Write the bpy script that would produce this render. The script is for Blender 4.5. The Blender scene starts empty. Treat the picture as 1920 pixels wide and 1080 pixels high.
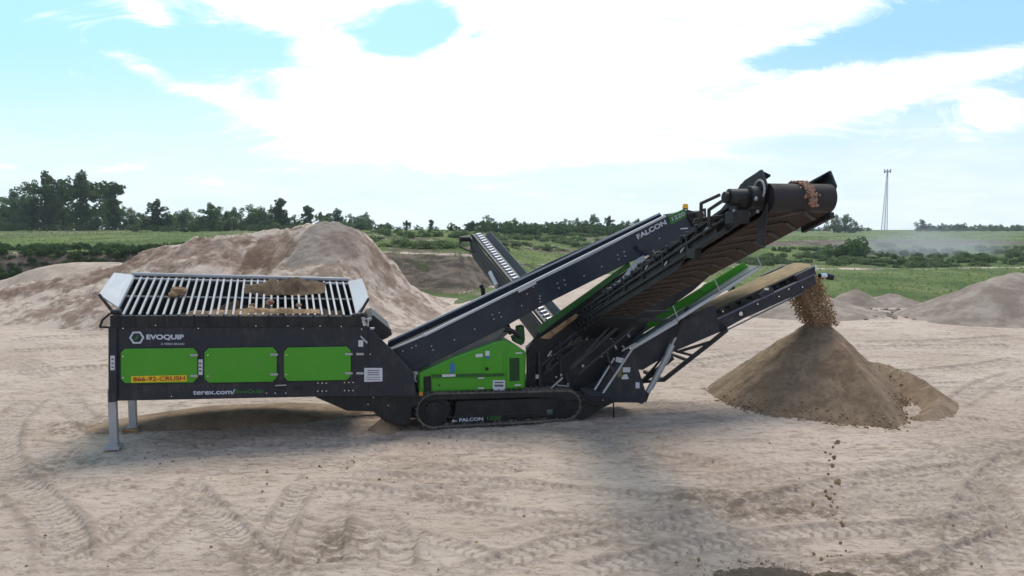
import bpy, bmesh, math, random
import numpy as np
from mathutils import Vector, Matrix
R = math.radians
random.seed(7); rng = np.random.default_rng(7)
SC = bpy.context.scene; COL = SC.collection

# ------------------------------------------------------------------ camera
CAMZ = 4.3; FOC = 1400.0; PITCH = math.atan(110/1400)
cd = bpy.data.cameras.new('camera'); cd.sensor_width = 36; cd.lens = 36*FOC/1920
cd.clip_start = .1; cd.clip_end = 5000
cam = bpy.data.objects.new('camera', cd); COL.objects.link(cam)
cam.location = (0, 0, CAMZ); cam.rotation_euler = (math.pi/2-PITCH, 0, 0); SC.camera = cam
SC.view_settings.view_transform = 'Standard'; SC.view_settings.look = 'None'
SC.view_settings.gamma = 1; SC.view_settings.exposure = 0.62
SC.cycles.volume_bounces = 0; SC.cycles.max_bounces = 6
SC.cycles.volume_step_rate = 1.0

# ------------------------------------------------------------------ node helpers
class NT:
    def __init__(s, tree): s.t = tree; s.n = tree.nodes; s.l = tree.links
    def new(s, ty, **kw):
        n = s.n.new(ty)
        for k, v in kw.items(): setattr(n, k, v)
        return n
    def link(s, a, b): s.l.new(a, b)
    def put(s, sock, v):
        if hasattr(v, 'links') or isinstance(v, bpy.types.NodeSocket): s.l.new(v, sock)
        else: sock.default_value = v
    def m(s, op, a, b=None, c=None, clamp=False):
        n = s.new('ShaderNodeMath', operation=op); n.use_clamp = clamp
        s.put(n.inputs[0], a)
        if b is not None: s.put(n.inputs[1], b)
        if c is not None: s.put(n.inputs[2], c)
        return n.outputs[0]
    def mix(s, f, a, b):
        n = s.new('ShaderNodeMix', data_type='RGBA')
        s.put(n.inputs[0], f); s.put(n.inputs[6], a if not isinstance(a, tuple) else (*a[:3], 1))
        s.put(n.inputs[7], b if not isinstance(b, tuple) else (*b[:3], 1))
        return n.outputs[2]
    def ss(s, v, lo, hi):
        n = s.new('ShaderNodeMapRange', interpolation_type='SMOOTHSTEP')
        s.put(n.inputs[0], v); s.put(n.inputs[1], lo); s.put(n.inputs[2], hi)
        return n.outputs[0]
    def noise(s, vec, scale, detail=5, rough=.55, dist=0.0):
        n = s.new('ShaderNodeTexNoise'); s.put(n.inputs['Vector'], vec)
        n.inputs['Scale'].default_value = scale; n.inputs['Detail'].default_value = detail
        n.inputs['Roughness'].default_value = rough; n.inputs['Distortion'].default_value = dist
        return n.outputs['Fac']
    def mapv(s, vec, scale=(1, 1, 1), loc=(0, 0, 0), rot=(0, 0, 0)):
        n = s.new('ShaderNodeMapping'); s.put(n.inputs[0], vec)
        n.inputs['Location'].default_value = loc; n.inputs['Rotation'].default_value = rot
        n.inputs['Scale'].default_value = scale
        return n.outputs[0]

# ------------------------------------------------------------------ world: sky with high cloud
SUN_EL, SUN_AZ = R(62), R(14)          # azimuth from +Y towards +X (sun stands beyond the machine)
W = bpy.data.worlds.new('World'); SC.world = W; W.use_nodes = True
w = NT(W.node_tree); w.n.clear()
out = w.new('ShaderNodeOutputWorld'); bg = w.new('ShaderNodeBackground'); bg.inputs[1].default_value = 0.15
sky = w.new('ShaderNodeTexSky', sky_type='NISHITA'); sky.sun_disc = False
sky.sun_elevation = SUN_EL; sky.sun_rotation = SUN_AZ; sky.altitude = 200
sky.air_density = 1.0; sky.dust_density = 1.6; sky.ozone_density = 1.0
tc = w.new('ShaderNodeTexCoord'); sp = w.new('ShaderNodeSeparateXYZ'); w.link(tc.outputs['Generated'], sp.inputs[0])
X, Y, Z = sp.outputs
ay = w.m('MAXIMUM', w.m('ABSOLUTE', Y), .05)
U = w.m('DIVIDE', X, ay); V = w.m('DIVIDE', Z, ay)
cb = w.new('ShaderNodeCombineXYZ'); w.link(U, cb.inputs[0]); w.link(V, cb.inputs[1])
# sheet coordinates: a flat cloud layer seen in perspective
zz = w.m('ADD', w.m('MAXIMUM', Z, 0.0), .10)
cp = w.new('ShaderNodeCombineXYZ'); w.link(w.m('DIVIDE', X, zz), cp.inputs[0]); w.link(w.m('DIVIDE', Y, zz), cp.inputs[1])
def lobe(cx, cy, rx, ry, rot, wt):
    u0, v0 = (cx-960)/FOC, (430-cy)/FOC
    a = R(-rot); du = w.m('SUBTRACT', U, u0); dv = w.m('SUBTRACT', V, v0)
    p = w.m('DIVIDE', w.m('ADD', w.m('MULTIPLY', du, math.cos(a)), w.m('MULTIPLY', dv, math.sin(a))), rx/FOC)
    q = w.m('DIVIDE', w.m('SUBTRACT', w.m('MULTIPLY', dv, math.cos(a)), w.m('MULTIPLY', du, math.sin(a))), ry/FOC)
    d = w.m('ADD', w.m('MULTIPLY', p, p), w.m('MULTIPLY', q, q))
    return w.m('MULTIPLY', w.m('POWER', 2.718, w.m('MULTIPLY', d, -1.0)), wt)
LOBES = [(930,150,330,130,0,1.5),(700,215,230,80,10,.9),(1150,90,380,110,-8,1.3),(560,20,170,70,30,.9),(1400,15,330,40,-12,1.0),
 (1250,215,420,62,-6,1.1),(1640,165,330,42,-11,1.05),(1860,225,170,42,-10,.8),(1850,120,130,22,-18,.7),(1250,290,180,12,-5,.5),(620,280,120,30,0,.5),
 (265,125,80,22,28,.5),(330,165,60,22,15,.45),(300,35,45,22,30,.75),(400,180,60,16,15,.5),(250,320,90,26,0,.45),
 (960,0,600,60,0,1.0),(790,68,105,55,-20,-2.2),(660,68,60,20,20,-.9),(900,75,40,14,-30,-1.0),(1660,78,270,26,-13,-1.3),(500,100,100,40,0,-.7),
 (1150,40,120,30,0,.4),(1450,330,420,22,0,-.35),(930,148,60,10,0,-.5)]
acc = None
for L in LOBES:
    v = lobe(*L); acc = v if acc is None else w.m('ADD', acc, v)
warp = w.new('ShaderNodeTexNoise'); w.link(cb.outputs[0], warp.inputs['Vector']); warp.inputs['Scale'].default_value = 3.0; warp.inputs['Detail'].default_value = 3
n1 = w.noise(w.mapv(cb.outputs[0], (2.0, 6.0, 1), rot=(0, 0, R(-10))), 3.4, 12, .68, .9)
n2 = w.noise(w.mapv(cp.outputs[0], (.55, 1, 1), rot=(0, 0, R(20))), 1.9, 8, .6, .3)
cover = w.m('ADD', acc, w.m('ADD', w.m('MULTIPLY', w.m('SUBTRACT', n1, .5), 2.9), w.m('MULTIPLY', w.m('SUBTRACT', n2, .5), 1.4)))
cover = w.ss(cover, .22, 1.05)
# thin milky veil low over the horizon
low = w.m('SUBTRACT', 1.0, w.ss(V, .02, .26))
veil = w.m('MULTIPLY', low, w.m('ADD', .38, w.m('MULTIPLY', w.noise(w.mapv(cb.outputs[0], (1.5, 8, 1)), 4, 8, .65), 1.05)), clamp=True)
cloudcol = w.mix(w.ss(w.noise(w.mapv(cb.outputs[0], (3, 12, 1)), 3.4, 7, .6), .42, .72), (6.4, 6.45, 6.5), (4.5, 4.7, 4.95))
lightside = w.mix(w.ss(U, -.2, .5), (2.15, 4.05, 4.85), (1.40, 2.95, 4.75))
skyc = w.mix(.84, sky.outputs[0], lightside)
c1 = w.mix(w.m('MULTIPLY', veil, 1.0), skyc, (4.4, 4.8, 5.0))
strk = w.ss(w.noise(w.mapv(cb.outputs[0], (1.3, 9, 1), rot=(0, 0, R(-9))), 3.0, 12, .7, .8), .44, .66)
cover = w.m('MULTIPLY', cover, w.m('SUBTRACT', 1.0, w.m('MULTIPLY', strk, w.m('ADD', .22, w.m('MULTIPLY', w.ss(U, -.1, .4), .42)))))
front = w.ss(Y, -.25, .10)
c2 = w.mix(cover, c1, cloudcol)
c2 = w.mix(front, w.mix(w.m('ADD', .16, w.m('MULTIPLY', cover, .12)), sky.outputs[0], (6.0, 5.7, 5.4)), c2)
w.link(c2, bg.inputs[0]); w.link(bg.outputs[0], out.inputs[0])

sd = bpy.data.lights.new('sun', 'SUN'); sd.energy = 2.0; sd.angle = R(28); sd.color = (1, .93, .83)
so = bpy.data.objects.new('sun', sd); COL.objects.link(so)
sdir = Vector((math.sin(SUN_AZ)*math.cos(SUN_EL), math.cos(SUN_AZ)*math.cos(SUN_EL), math.sin(SUN_EL)))
so.rotation_euler = sdir.to_track_quat('Z', 'Y').to_euler(); so.location = (0, 0, 40)

# ------------------------------------------------------------------ projection: photograph measurements -> places
CAM = Vector((0, 0, CAMZ))
def ray(px, py):
    f = Vector((0, math.cos(PITCH), -math.sin(PITCH))); u = Vector((0, math.sin(PITCH), math.cos(PITCH)))
    return f*FOC + Vector((1, 0, 0))*(px-960) + u*(540-py)
def at(px, py, Yd):
    r = ray(px, py); return CAM + r*(Yd/r.y)
def ground(px, py, z=0.0):
    r = ray(px, py); return CAM + r*((z-CAMZ)/r.z)
YAW = R(12.5); O = Vector((-7.62, 14.26, 0)); us = Vector((math.cos(YAW), math.sin(YAW), 0)); vt = Vector((-math.sin(YAW), math.cos(YAW), 0))
def loc(P): d = P-O; return Vector((d.dot(us), d.dot(vt), P.z))
def M(px, py, t):                       # machine coordinates of a point on the upright plane t
    r = ray(px, py); k = (t-(CAM-O).dot(vt))/r.dot(vt); return loc(CAM+r*k)
def MS(px, py, s):
    r = ray(px, py); k = (s-(CAM-O).dot(us))/r.dot(us); return loc(CAM+r*k)
def world(P): return O+us*P[0]+vt*P[1]+Vector((0, 0, P[2]))

# ------------------------------------------------------------------ mesh builder
class MB:
    def __init__(s): s.v = []; s.f = []; s.pc = []; s.auto = True
    def mark(s): s.auto = False; s.pc.append((len(s.v), len(s.f))); return s
    def add(s, vs, fs):
        b = len(s.v)
        if s.auto: s.pc.append((b, len(s.f)))
        b = len(s.v); s.v += [tuple(p) for p in vs]; s.f += [tuple(i+b for i in f) for f in fs]; return s
    def prism(s, pts, off):
        n = len(pts); pts = [Vector(p) for p in pts]; off = Vector(off)
        fs = [tuple(range(n)), tuple(range(2*n-1, n-1, -1))]+[(i, (i+1) % n, (i+1) % n+n, i+n) for i in range(n)]
        return s.add(pts+[p+off for p in pts], fs)
    def plate(s, px, t0, t1):           # outline measured on plane t0, thickness to t1
        return s.prism([M(x, y, t0) for x, y in px], (0, t1-t0, 0))
    def quad(s, a, b, c, d, th=.02):
        a, b, c, d = map(Vector, (a, b, c, d)); n = (b-a).cross(d-a).normalized()*th
        return s.prism([a, b, c, d], n)
    def beam(s, p0, p1, w_=.06, h=.06, up=(0, 0, 1)):
        p0, p1 = Vector(p0), Vector(p1); d = (p1-p0).normalized(); up = Vector(up)
        if abs(d.dot(up)) > .97: up = Vector((0, 1, 0))
        a = d.cross(up).normalized()*(w_/2); b = a.cross(d).normalized()*(h/2)
        return s.prism([p0-a-b, p0+a-b, p0+a+b, p0-a+b], p1-p0)
    def tube(s, p0, p1, r, n=12, r1=None):
        p0, p1 = Vector(p0), Vector(p1); d = (p1-p0).normalized(); r1 = r if r1 is None else r1
        up = Vector((0, 0, 1)) if abs(d.z) < .9 else Vector((1, 0, 0))
        a = d.cross(up).normalized(); b = a.cross(d); vs = []
        for p, q in ((p0, r), (p1, r1)):
            for i in range(n):
                an = 2*math.pi*i/n; vs.append(p+a*(q*math.cos(an))+b*(q*math.sin(an)))
        return s.add(vs, [tuple(range(n)), tuple(range(2*n-1, n-1, -1))]+[(i, (i+1) % n, (i+1) % n+n, i+n) for i in range(n)])
    def path(s, pts, r, n=8):
        was = s.auto
        if was: s.pc.append((len(s.v), len(s.f))); s.auto = False
        for a, b in zip(pts[:-1], pts[1:]): s.tube(a, b, r, n)
        s.auto = was; return s
    def box(s, c, sz):
        c = Vector(c); x, y, z = sz[0]/2, sz[1]/2, sz[2]/2
        return s.prism([c+Vector((-x, -y, -z)), c+Vector((x, -y, -z)), c+Vector((x, y, -z)), c+Vector((-x, y, -z))], (0, 0, 2*z))
    def rock(s, c, r, sub=1, sq=(1, 1, 1), rough=.25):
        bm = bmesh.new(); bmesh.ops.create_icosphere(bm, subdivisions=sub, radius=1)
        vs = []
        for v in bm.verts:
            k = r*(1+random.uniform(-rough, rough)); vs.append((c[0]+v.co.x*k*sq[0], c[1]+v.co.y*k*sq[1], c[2]+v.co.z*k*sq[2]))
        fs = [tuple(v.index for v in f.verts) for f in bm.faces]; bm.free(); return s.add(vs, fs)
    def build(s, name, mat, parent=None, bevel=0, smooth=False):
        me = bpy.data.meshes.new(name); me.from_pydata(s.v, [], s.f)
        bm = bmesh.new(); bm.from_mesh(me); bmesh.ops.recalc_face_normals(bm, faces=bm.faces); bm.to_mesh(me); bm.free()
        if smooth:
            me.polygons.foreach_set('use_smooth', [True]*len(me.polygons))
            try: me.set_sharp_from_angle(angle=R(40))
            except Exception: pass
        o = bpy.data.objects.new(name, me); COL.objects.link(o); me.materials.append(mat)
        if parent: o.parent = parent
        if bevel:
            b = o.modifiers.new('bevel', 'BEVEL'); b.width = bevel; b.segments = 1; b.limit_method = 'ANGLE'; b.angle_limit = R(50)
        return o
def tag(o, label, cat, group=None, kind=None):
    if label: o['label'] = label
    if cat: o['category'] = cat
    if group: o['group'] = group
    if kind: o['kind'] = kind
    return o
def struct(o): o['kind'] = 'structure'; return o
def grid_obj(name, P, nx, ny, mat, attrs=None, wrap=False, smooth=True):
    """P: (nx*ny,3) row-major [i*ny+j]"""
    me = bpy.data.meshes.new(name); nv = nx*ny
    i = np.arange(nx if wrap else nx-1)[:, None]; j = np.arange(ny-1)[None, :]; i2 = (i+1) % nx
    q = np.stack([i*ny+j, i2*ny+j, i2*ny+j+1, i*ny+j+1], -1).reshape(-1, 4)
    me.vertices.add(nv); me.vertices.foreach_set('co', P.astype(np.float32).ravel())
    me.loops.add(len(q)*4); me.loops.foreach_set('vertex_index', q.astype(np.int32).ravel())
    me.polygons.add(len(q)); me.polygons.foreach_set('loop_start', (np.arange(len(q))*4).astype(np.int32))
    me.polygons.foreach_set('loop_total', np.full(len(q), 4, np.int32))
    me.update(calc_edges=True); me.polygons.foreach_set('use_smooth', [smooth]*len(q))
    if attrs:
        for k, a in attrs.items():
            at_ = me.attributes.new(k, 'FLOAT', 'POINT'); at_.data.foreach_set('value', a.astype(np.float32).ravel())
    o = bpy.data.objects.new(name, me); COL.objects.link(o); me.materials.append(mat); return o

# numpy noise
def vnoise(x, y, seed=0):
    xi = np.floor(x).astype(np.int64); yi = np.floor(y).astype(np.int64); xf = x-xi; yf = y-yi
    def h(a, b):
        n = (a*374761393+b*668265263+seed*974634777) & 0x7fffffff
        n = ((n ^ (n >> 13))*1274126177) & 0x7fffffff
        return ((n ^ (n >> 16)) & 0xffff)/65535.0
    u_ = xf*xf*(3-2*xf); v_ = yf*yf*(3-2*yf)
    return (h(xi, yi)*(1-u_)+h(xi+1, yi)*u_)*(1-v_)+(h(xi, yi+1)*(1-u_)+h(xi+1, yi+1)*u_)*v_
def fbm(x, y, oct=4, seed=0, gain=.5):
    a = 1; s_ = 0; t_ = 0
    for o in range(oct): s_ = s_+a*vnoise(x*2**o+o*17.3, y*2**o-o*9.1, seed+o); t_ += a; a *= gain
    return s_/t_-.5
def sstep(a, lo, hi): t_ = np.clip((a-lo)/(hi-lo), 0, 1); return t_*t_*(3-2*t_)

# ------------------------------------------------------------------ materials
def pbr(name):
    m_ = bpy.data.materials.new(name); m_.use_nodes = True; n = NT(m_.node_tree); b = n.n['Principled BSDF']
    return m_, n, b
def paint(name, col, rough=.42, dust=.25, metal=0.0, dustcol=(.30, .25, .205), scale=2.2, spec=.35):
    m_, n, b = pbr(name); tcn = n.new('ShaderNodeTexCoord'); o = tcn.outputs['Object']
    geo = n.new('ShaderNodeNewGeometry'); s_ = n.new('ShaderNodeSeparateXYZ'); n.link(geo.outputs['Normal'], s_.inputs[0])
    n1 = n.noise(o, scale, 8, .65); n2 = n.noise(n.mapv(o, (6, 6, 1.2)), 3.0, 6, .6)
    f = n.m('MULTIPLY', n.ss(n.m('ADD', n.m('MULTIPLY', n1, .6), n.m('MULTIPLY', n2, .4)), .46, .66), dust)
    f = n.m('ADD', f, n.m('MULTIPLY', n.ss(n.noise(n.mapv(o, (1, 1, 1), loc=(3, 1, 7)), 7, 8, .75), .60, .72), dust*1.2))
    f = n.m('ADD', f, n.m('MULTIPLY', n.m('MAXIMUM', s_.outputs[2], 0), dust*1.1), clamp=True)
    var = n.mix(n.noise(o, .9, 4), tuple(c*.85 for c in col), tuple(c*1.12 for c in col))
    n.link(n.mix(f, var, dustcol), b.inputs['Base Color'])
    n.put(b.inputs['Roughness'], n.m('ADD', rough, n.m('MULTIPLY', f, .45), clamp=True))
    b.inputs['Metallic'].default_value = metal; b.inputs['Specular IOR Level'].default_value = spec
    bp = n.new('ShaderNodeBump'); bp.inputs['Strength'].default_value = .12; bp.inputs['Distance'].default_value = .01
    n.link(n.noise(o, 9, 4), bp.inputs['Height']); n.link(bp.outputs[0], b.inputs['Normal'])
    return m_
NAVY = paint('navy_paint', (.0115, .0135, .024), .45, .09)
NAVY2 = paint('blue_paint', (.0095, .018, .034), .32, .04)
BLACK = paint('black_steel', (.005, .0055, .0075), .55, .07)
GREEN = paint('green_paint', (.052, .285, .010), .40, .08)
DGREEN = paint('dark_green_paint', (.012, .085, .012), .45, .06)
GALV = paint('galvanised', (.36, .37, .39), .45, .25, .35)
LGREY = paint('light_grey_plate', (.44, .45, .47), .5, .14, .1)
SLATE = paint('slate_panel', (.07, .12, .125), .4, .25)
RUBBER = paint('rubber', (.016, .015, .016), .55, .22)
DIRTYBELT = paint('muddy_belt', (.030, .019, .015), .8, .9, dustcol=(.075, .046, .034), scale=3.5)
TRACKM = paint('track_steel', (.09, .085, .08), .5, 1.1, .4, dustcol=(.24, .20, .165))
CHROME = paint('chrome', (.62, .64, .66), .2, .1, .9)
STICK = paint('white_sticker', (.55, .55, .60), .5, .05)
INK = paint('sticker_ink', (.08, .09, .13), .5, .0)
YEL = paint('yellow_sticker', (.78, .52, .02), .5, .05)
REDT = paint('red_lettering', (.30, .035, .012), .5, .0)
WHT = paint('white_lettering', (.50, .53, .60), .5, .02)
GRNT = paint('green_lettering', (.035, .15, .03), .5, .02)
BLUST = paint('blue_sticker', (.03, .16, .33), .5, .02)
AMBER = paint('amber_lens', (.85, .42, .01), .3, .0)
ORNG = paint('orange_reflector', (.5, .22, .02), .3, .0)
WHITEP = paint('white_cladding', (.5, .52, .52), .6, .2)

def sand(name, pale, dark, scale=1.0, thr=(.42, .62), stretch=(1, 1, 1), speck=.35, bump=.5, attr=None, red=None):
    m_, n, b = pbr(name); g = n.new('ShaderNodeNewGeometry').outputs['Position']
    p = n.mapv(g, stretch)
    big = n.noise(p, .55*scale, 7, .62, .5); med = n.noise(p, 2.6*scale, 6, .65)
    f = n.ss(n.m('ADD', n.m('MULTIPLY', big, .65), n.m('MULTIPLY', med, .35)), *thr)
    c = n.mix(f, dark, pale)
    if red: c = n.mix(n.m('MULTIPLY', n.ss(n.noise(n.mapv(g, (1, 1, 2.2), loc=(9, 3, 1)), .42*scale, 7, .70, .8), .53, .60), .5), c, red)
    if attr:
        a = n.new('ShaderNodeAttribute'); a.attribute_name = 'mark'; c = n.mix(a.outputs['Fac'], c, attr)
    a2 = n.new('ShaderNodeAttribute'); a2.attribute_name = 'brown'; c = n.mix(n.m('MULTIPLY', a2.outputs['Fac'], .95), c, (.165, .098, .066))
    fine = n.noise(g, 30*scale, 4, .7)
    c = n.mix(n.m('MULTIPLY', n.ss(fine, .52, .72), speck), c, tuple(x*.55 for x in dark))
    n.link(c, b.inputs['Base Color']); b.inputs['Roughness'].default_value = .95; b.inputs['Specular IOR Level'].default_value = .12
    h = n.m('ADD', n.m('MULTIPLY', n.noise(g, 6*scale, 6, .7), .6), n.m('MULTIPLY', n.noise(g, 28*scale, 4, .7), .25))
    bp = n.new('ShaderNodeBump'); bp.inputs['Strength'].default_value = bump; bp.inputs['Distance'].default_value = .08
    n.link(h, bp.inputs['Height']); n.link(bp.outputs[0], b.inputs['Normal'])
    return m_
PILE_L = sand('stockpile_sand', (.52, .41, .33), (.27, .19, .14), 1.1, (.42, .54), red=(.165, .098, .066), bump=1.0, attr=(.26, .21, .175), speck=.35)
PILE_S = sand('fresh_sand', (.31, .215, .138), (.205, .138, .09), 3.5, (.40, .60), bump=.7, speck=.35, attr=(.40, .33, .27))
PILE_G = sand('gravel_heap', (.37, .295, .24), (.24, .18, .14), 1.0, (.4, .6), bump=.7, speck=.5)
SPILL = sand('brown_spill', (.32, .225, .15), (.20, .135, .088), 2.2, (.4, .6), bump=.6, speck=.5)
CLOD = sand('brown_clods', (.36, .235, .135), (.17, .105, .060), 5, (.4, .6), bump=.4, speck=.3)
STONE = sand('mixed_stones', (.42, .26, .18), (.15, .10, .08), 14, (.4, .6), bump=.3, speck=.2, red=(.30, .10, .05))
BELTSAND = sand('belt_sand', (.36, .26, .15), (.27, .19, .11), 2.5, (.4, .6), bump=.5, speck=.35)

# ground
GM, g_, gb = pbr('quarry_ground')
pos = g_.new('ShaderNodeNewGeometry').outputs['Position']
def gattr(nm):
    a = g_.new('ShaderNodeAttribute'); a.attribute_name = nm; return a.outputs['Fac']
streak = g_.noise(g_.mapv(pos, (.6, 2.2, 1), rot=(0, 0, R(8))), 1.0, 10, .74, .9)
streak2 = g_.noise(g_.mapv(pos, (.8, 2.6, 1), rot=(0, 0, R(-24))), 1.5, 9, .72, .8)
blot = g_.noise(pos, .22, 6, .6, .5)
sandc = g_.mix(g_.ss(blot, .36, .64), (.47, .353, .276), (.58, .452, .362))
sandc = g_.mix(g_.m('MULTIPLY', g_.ss(streak, .51, .64), .55), sandc, (.255, .190, .140))
sandc = g_.mix(g_.m('MULTIPLY', g_.ss(streak2, .54, .66), .60), sandc, (.25, .185, .14))
sandc = g_.mix(g_.m('MULTIPLY', g_.ss(streak2, .44, .32), .35), sandc, (.57, .465, .38))
speckf = g_.m('MULTIPLY', g_.ss(g_.noise(pos, 13, 5, .72), .56, .70), g_.ss(g_.noise(pos, .8, 4, .6), .40, .62))
sandc = g_.mix(g_.m('MULTIPLY', speckf, .75), sandc, (.17, .12, .085))
midn = g_.noise(g_.mapv(pos, (1, 2.6, 1), rot=(0, 0, R(12))), 3.4, 7, .72, .4)
sandc = g_.mix(g_.m('MULTIPLY', g_.ss(midn, .53, .61), .62), sandc, (.23, .17, .125))
sandc = g_.mix(g_.m('MULTIPLY', g_.ss(midn, .46, .36), .35), sandc, (.60, .49, .40))
sandc = g_.mix(g_.m('MULTIPLY', gattr('track'), .6), sandc, (.50, .405, .335))
sandc = g_.mix(g_.m('MULTIPLY', gattr('rough'), g_.ss(g_.noise(pos, 4.5, 6, .7), .42, .58)), sandc, (.20, .145, .10))
sandc = g_.mix(g_.m('MULTIPLY', gattr('lug'), .56), sandc, (.235, .175, .128))  # tread gaps and rims darkened in colour, standing in for weak relief shade
sandc = g_.mix(g_.m('MULTIPLY', g_.ss(g_.noise(pos, 8.5, 8, .75), .56, .64), g_.m('MULTIPLY', g_.ss(g_.noise(pos, 1.1, 5, .65), .44, .60), .6)), sandc, (.20, .145, .105))
sandc = g_.mix(g_.m('MULTIPLY', g_.ss(g_.noise(pos, 8.5, 8, .75), .45, .36), .35), sandc, (.62, .50, .41))
sandc = g_.mix(g_.ss(g_.m('ADD', gattr('spill'), g_.m('MULTIPLY', g_.m('SUBTRACT', g_.noise(pos, 16, 6, .75), .5), 1.6)), .35, .60), sandc, g_.mix(g_.noise(pos, 12, 5, .7), (.085, .062, .045), (.19, .14, .10)))
grn = g_.mix(g_.ss(g_.noise(g_.mapv(pos, (1, .45, 1)), .16, 8, .68, .4), .36, .64), (.085, .125, .040), (.19, .22, .075))
grn = g_.mix(g_.m('MULTIPLY', g_.ss(g_.noise(g_.mapv(pos, (.6, .3, 1)), .5, 6, .65), .55, .7), .5), grn, (.19, .175, .085))
grn = g_.mix(g_.m('MULTIPLY', g_.ss(g_.noise(g_.mapv(pos, (.7, .25, 1), loc=(4, 8, 0)), .09, 6, .62), .52, .66), .7), grn, (.24, .21, .13))
clf = g_.mix(g_.ss(g_.noise(g_.mapv(pos, (1, 1, 3)), .5, 8, .7, .6), .38, .62), (.070, .055, .038), (.20, .145, .11))
edge = g_.m('MULTIPLY', g_.m('SUBTRACT', g_.noise(pos, .35, 7, .68), .5), 1.1)
gf = g_.ss(g_.m('ADD', gattr('grass'), edge), .42, .62); cf = g_.ss(g_.m('ADD', gattr('cliff'), edge), .42, .62)
gc = g_.mix(cf, sandc, clf); gc = g_.mix(gf, gc, grn)
g_.link(gc, gb.inputs['Base Color']); gb.inputs['Roughness'].default_value = .96; gb.inputs['Specular IOR Level'].default_value = .1
hh = g_.m('ADD', g_.m('MULTIPLY', g_.noise(pos, 5, 6, .7), .5), g_.m('ADD', g_.m('MULTIPLY', g_.noise(pos, 22, 5, .72), .22), g_.m('MULTIPLY', streak, .45)))
hh = g_.m('ADD', hh, g_.m('MULTIPLY', g_.noise(pos, .8, 6, .7), g_.m('MULTIPLY', gf, 6.0)))
bp = g_.new('ShaderNodeBump'); bp.inputs['Strength'].default_value = 1.0; bp.inputs['Distance'].default_value = .13
g_.link(hh, bp.inputs['Height']); g_.link(bp.outputs[0], gb.inputs['Normal'])

# ------------------------------------------------------------------ terrain
KP = np.array([-1500, 0, 400, 720, 860, 1000, 1200, 1420, 1920, 4000.])
KD = [np.array(a, float) for a in (
 [70, 63, 60, 50, 50, 62, 75, 46, 42, 42], [74, 67, 65, 57, 57, 72, 88, 80, 80, 80],
 [100, 100, 100, 85, 85, 110, 130, 112, 112, 112], [170, 170, 170, 130, 130, 150, 160, 145, 145, 145])]
KZ = [np.array(a, float) for a in ([0]*10, [2.4, 2.4, 2.6, 2.7, 2.5, 1.2, .9, .35, .35, .35],
 [3.3, 3.35, 3.3, 3.4, 3.4, 2.4, 2.6, 1.9, 1.9, 1.9], [4.1, 4.15, 4.1, 3.95, 3.9, 3.4, 3.4, 2.5, 2.5, 2.5])]
def terrain(x, y):
    """height and zone (0 floor, 1 foot, 2 face top, 3 mid, 4 far)"""
    r = np.hypot(x, y); yy = np.maximum(y, r*.25); px = np.clip(960+FOC*x/np.maximum(yy, .01), -1500, 4000)
    wob = 1+.05*fbm(x*.06, y*.06, 3, 5)*2
    Yd = np.maximum(y, r*.25)*wob
    d = [np.interp(px, KP, k) for k in KD]+[np.full_like(px, 420.)]+[np.full_like(px, 2000.)]
    z = [np.interp(px, KP, k) for k in KZ]+[np.interp(px, KP, [4.1]*7+[3.75]*3)]+[np.full_like(px, 4.15)]
    zz_ = np.zeros_like(px); u_ = np.zeros_like(px)
    u_ = np.where(Yd < d[0], Yd/d[0], u_)
    for i in range(len(d)-1):
        k = (Yd-d[i])/(d[i+1]-d[i]); ins = (k >= 0) & (k < 1)
        ks = np.clip(k, 0, 1); ks = ks if i else ks*ks*(3-2*ks)
        zz_ = np.where(ins, z[i]+(z[i+1]-z[i])*ks, zz_); u_ = np.where(ins, i+1+k, u_)
    rough_ = np.clip((r-45)/40, 0, 1)
    zz_ = zz_+fbm(x*.12, y*.12, 5, 9)*.9*rough_*np.clip((u_-1)*2, 0, 1)*np.clip((500-r)/300, .1, 1)
    return zz_, u_, px
def micro(x, y):
    r = np.hypot(x, y); k = np.clip(1-(r-30)/25, 0, 1)
    return (fbm(x*.25, y*.35, 4, 21)*.10+fbm(x*.8, y*2.4, 5, 31, .6)*.10+fbm(x*5, y*7, 4, 41, .7)*.06)*np.clip(k, .2, 1)
def floor_z(x, y):
    x = np.array([x], float); y = np.array([y], float); return float((terrain(x, y)[0]+micro(x, y))[0])
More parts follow.
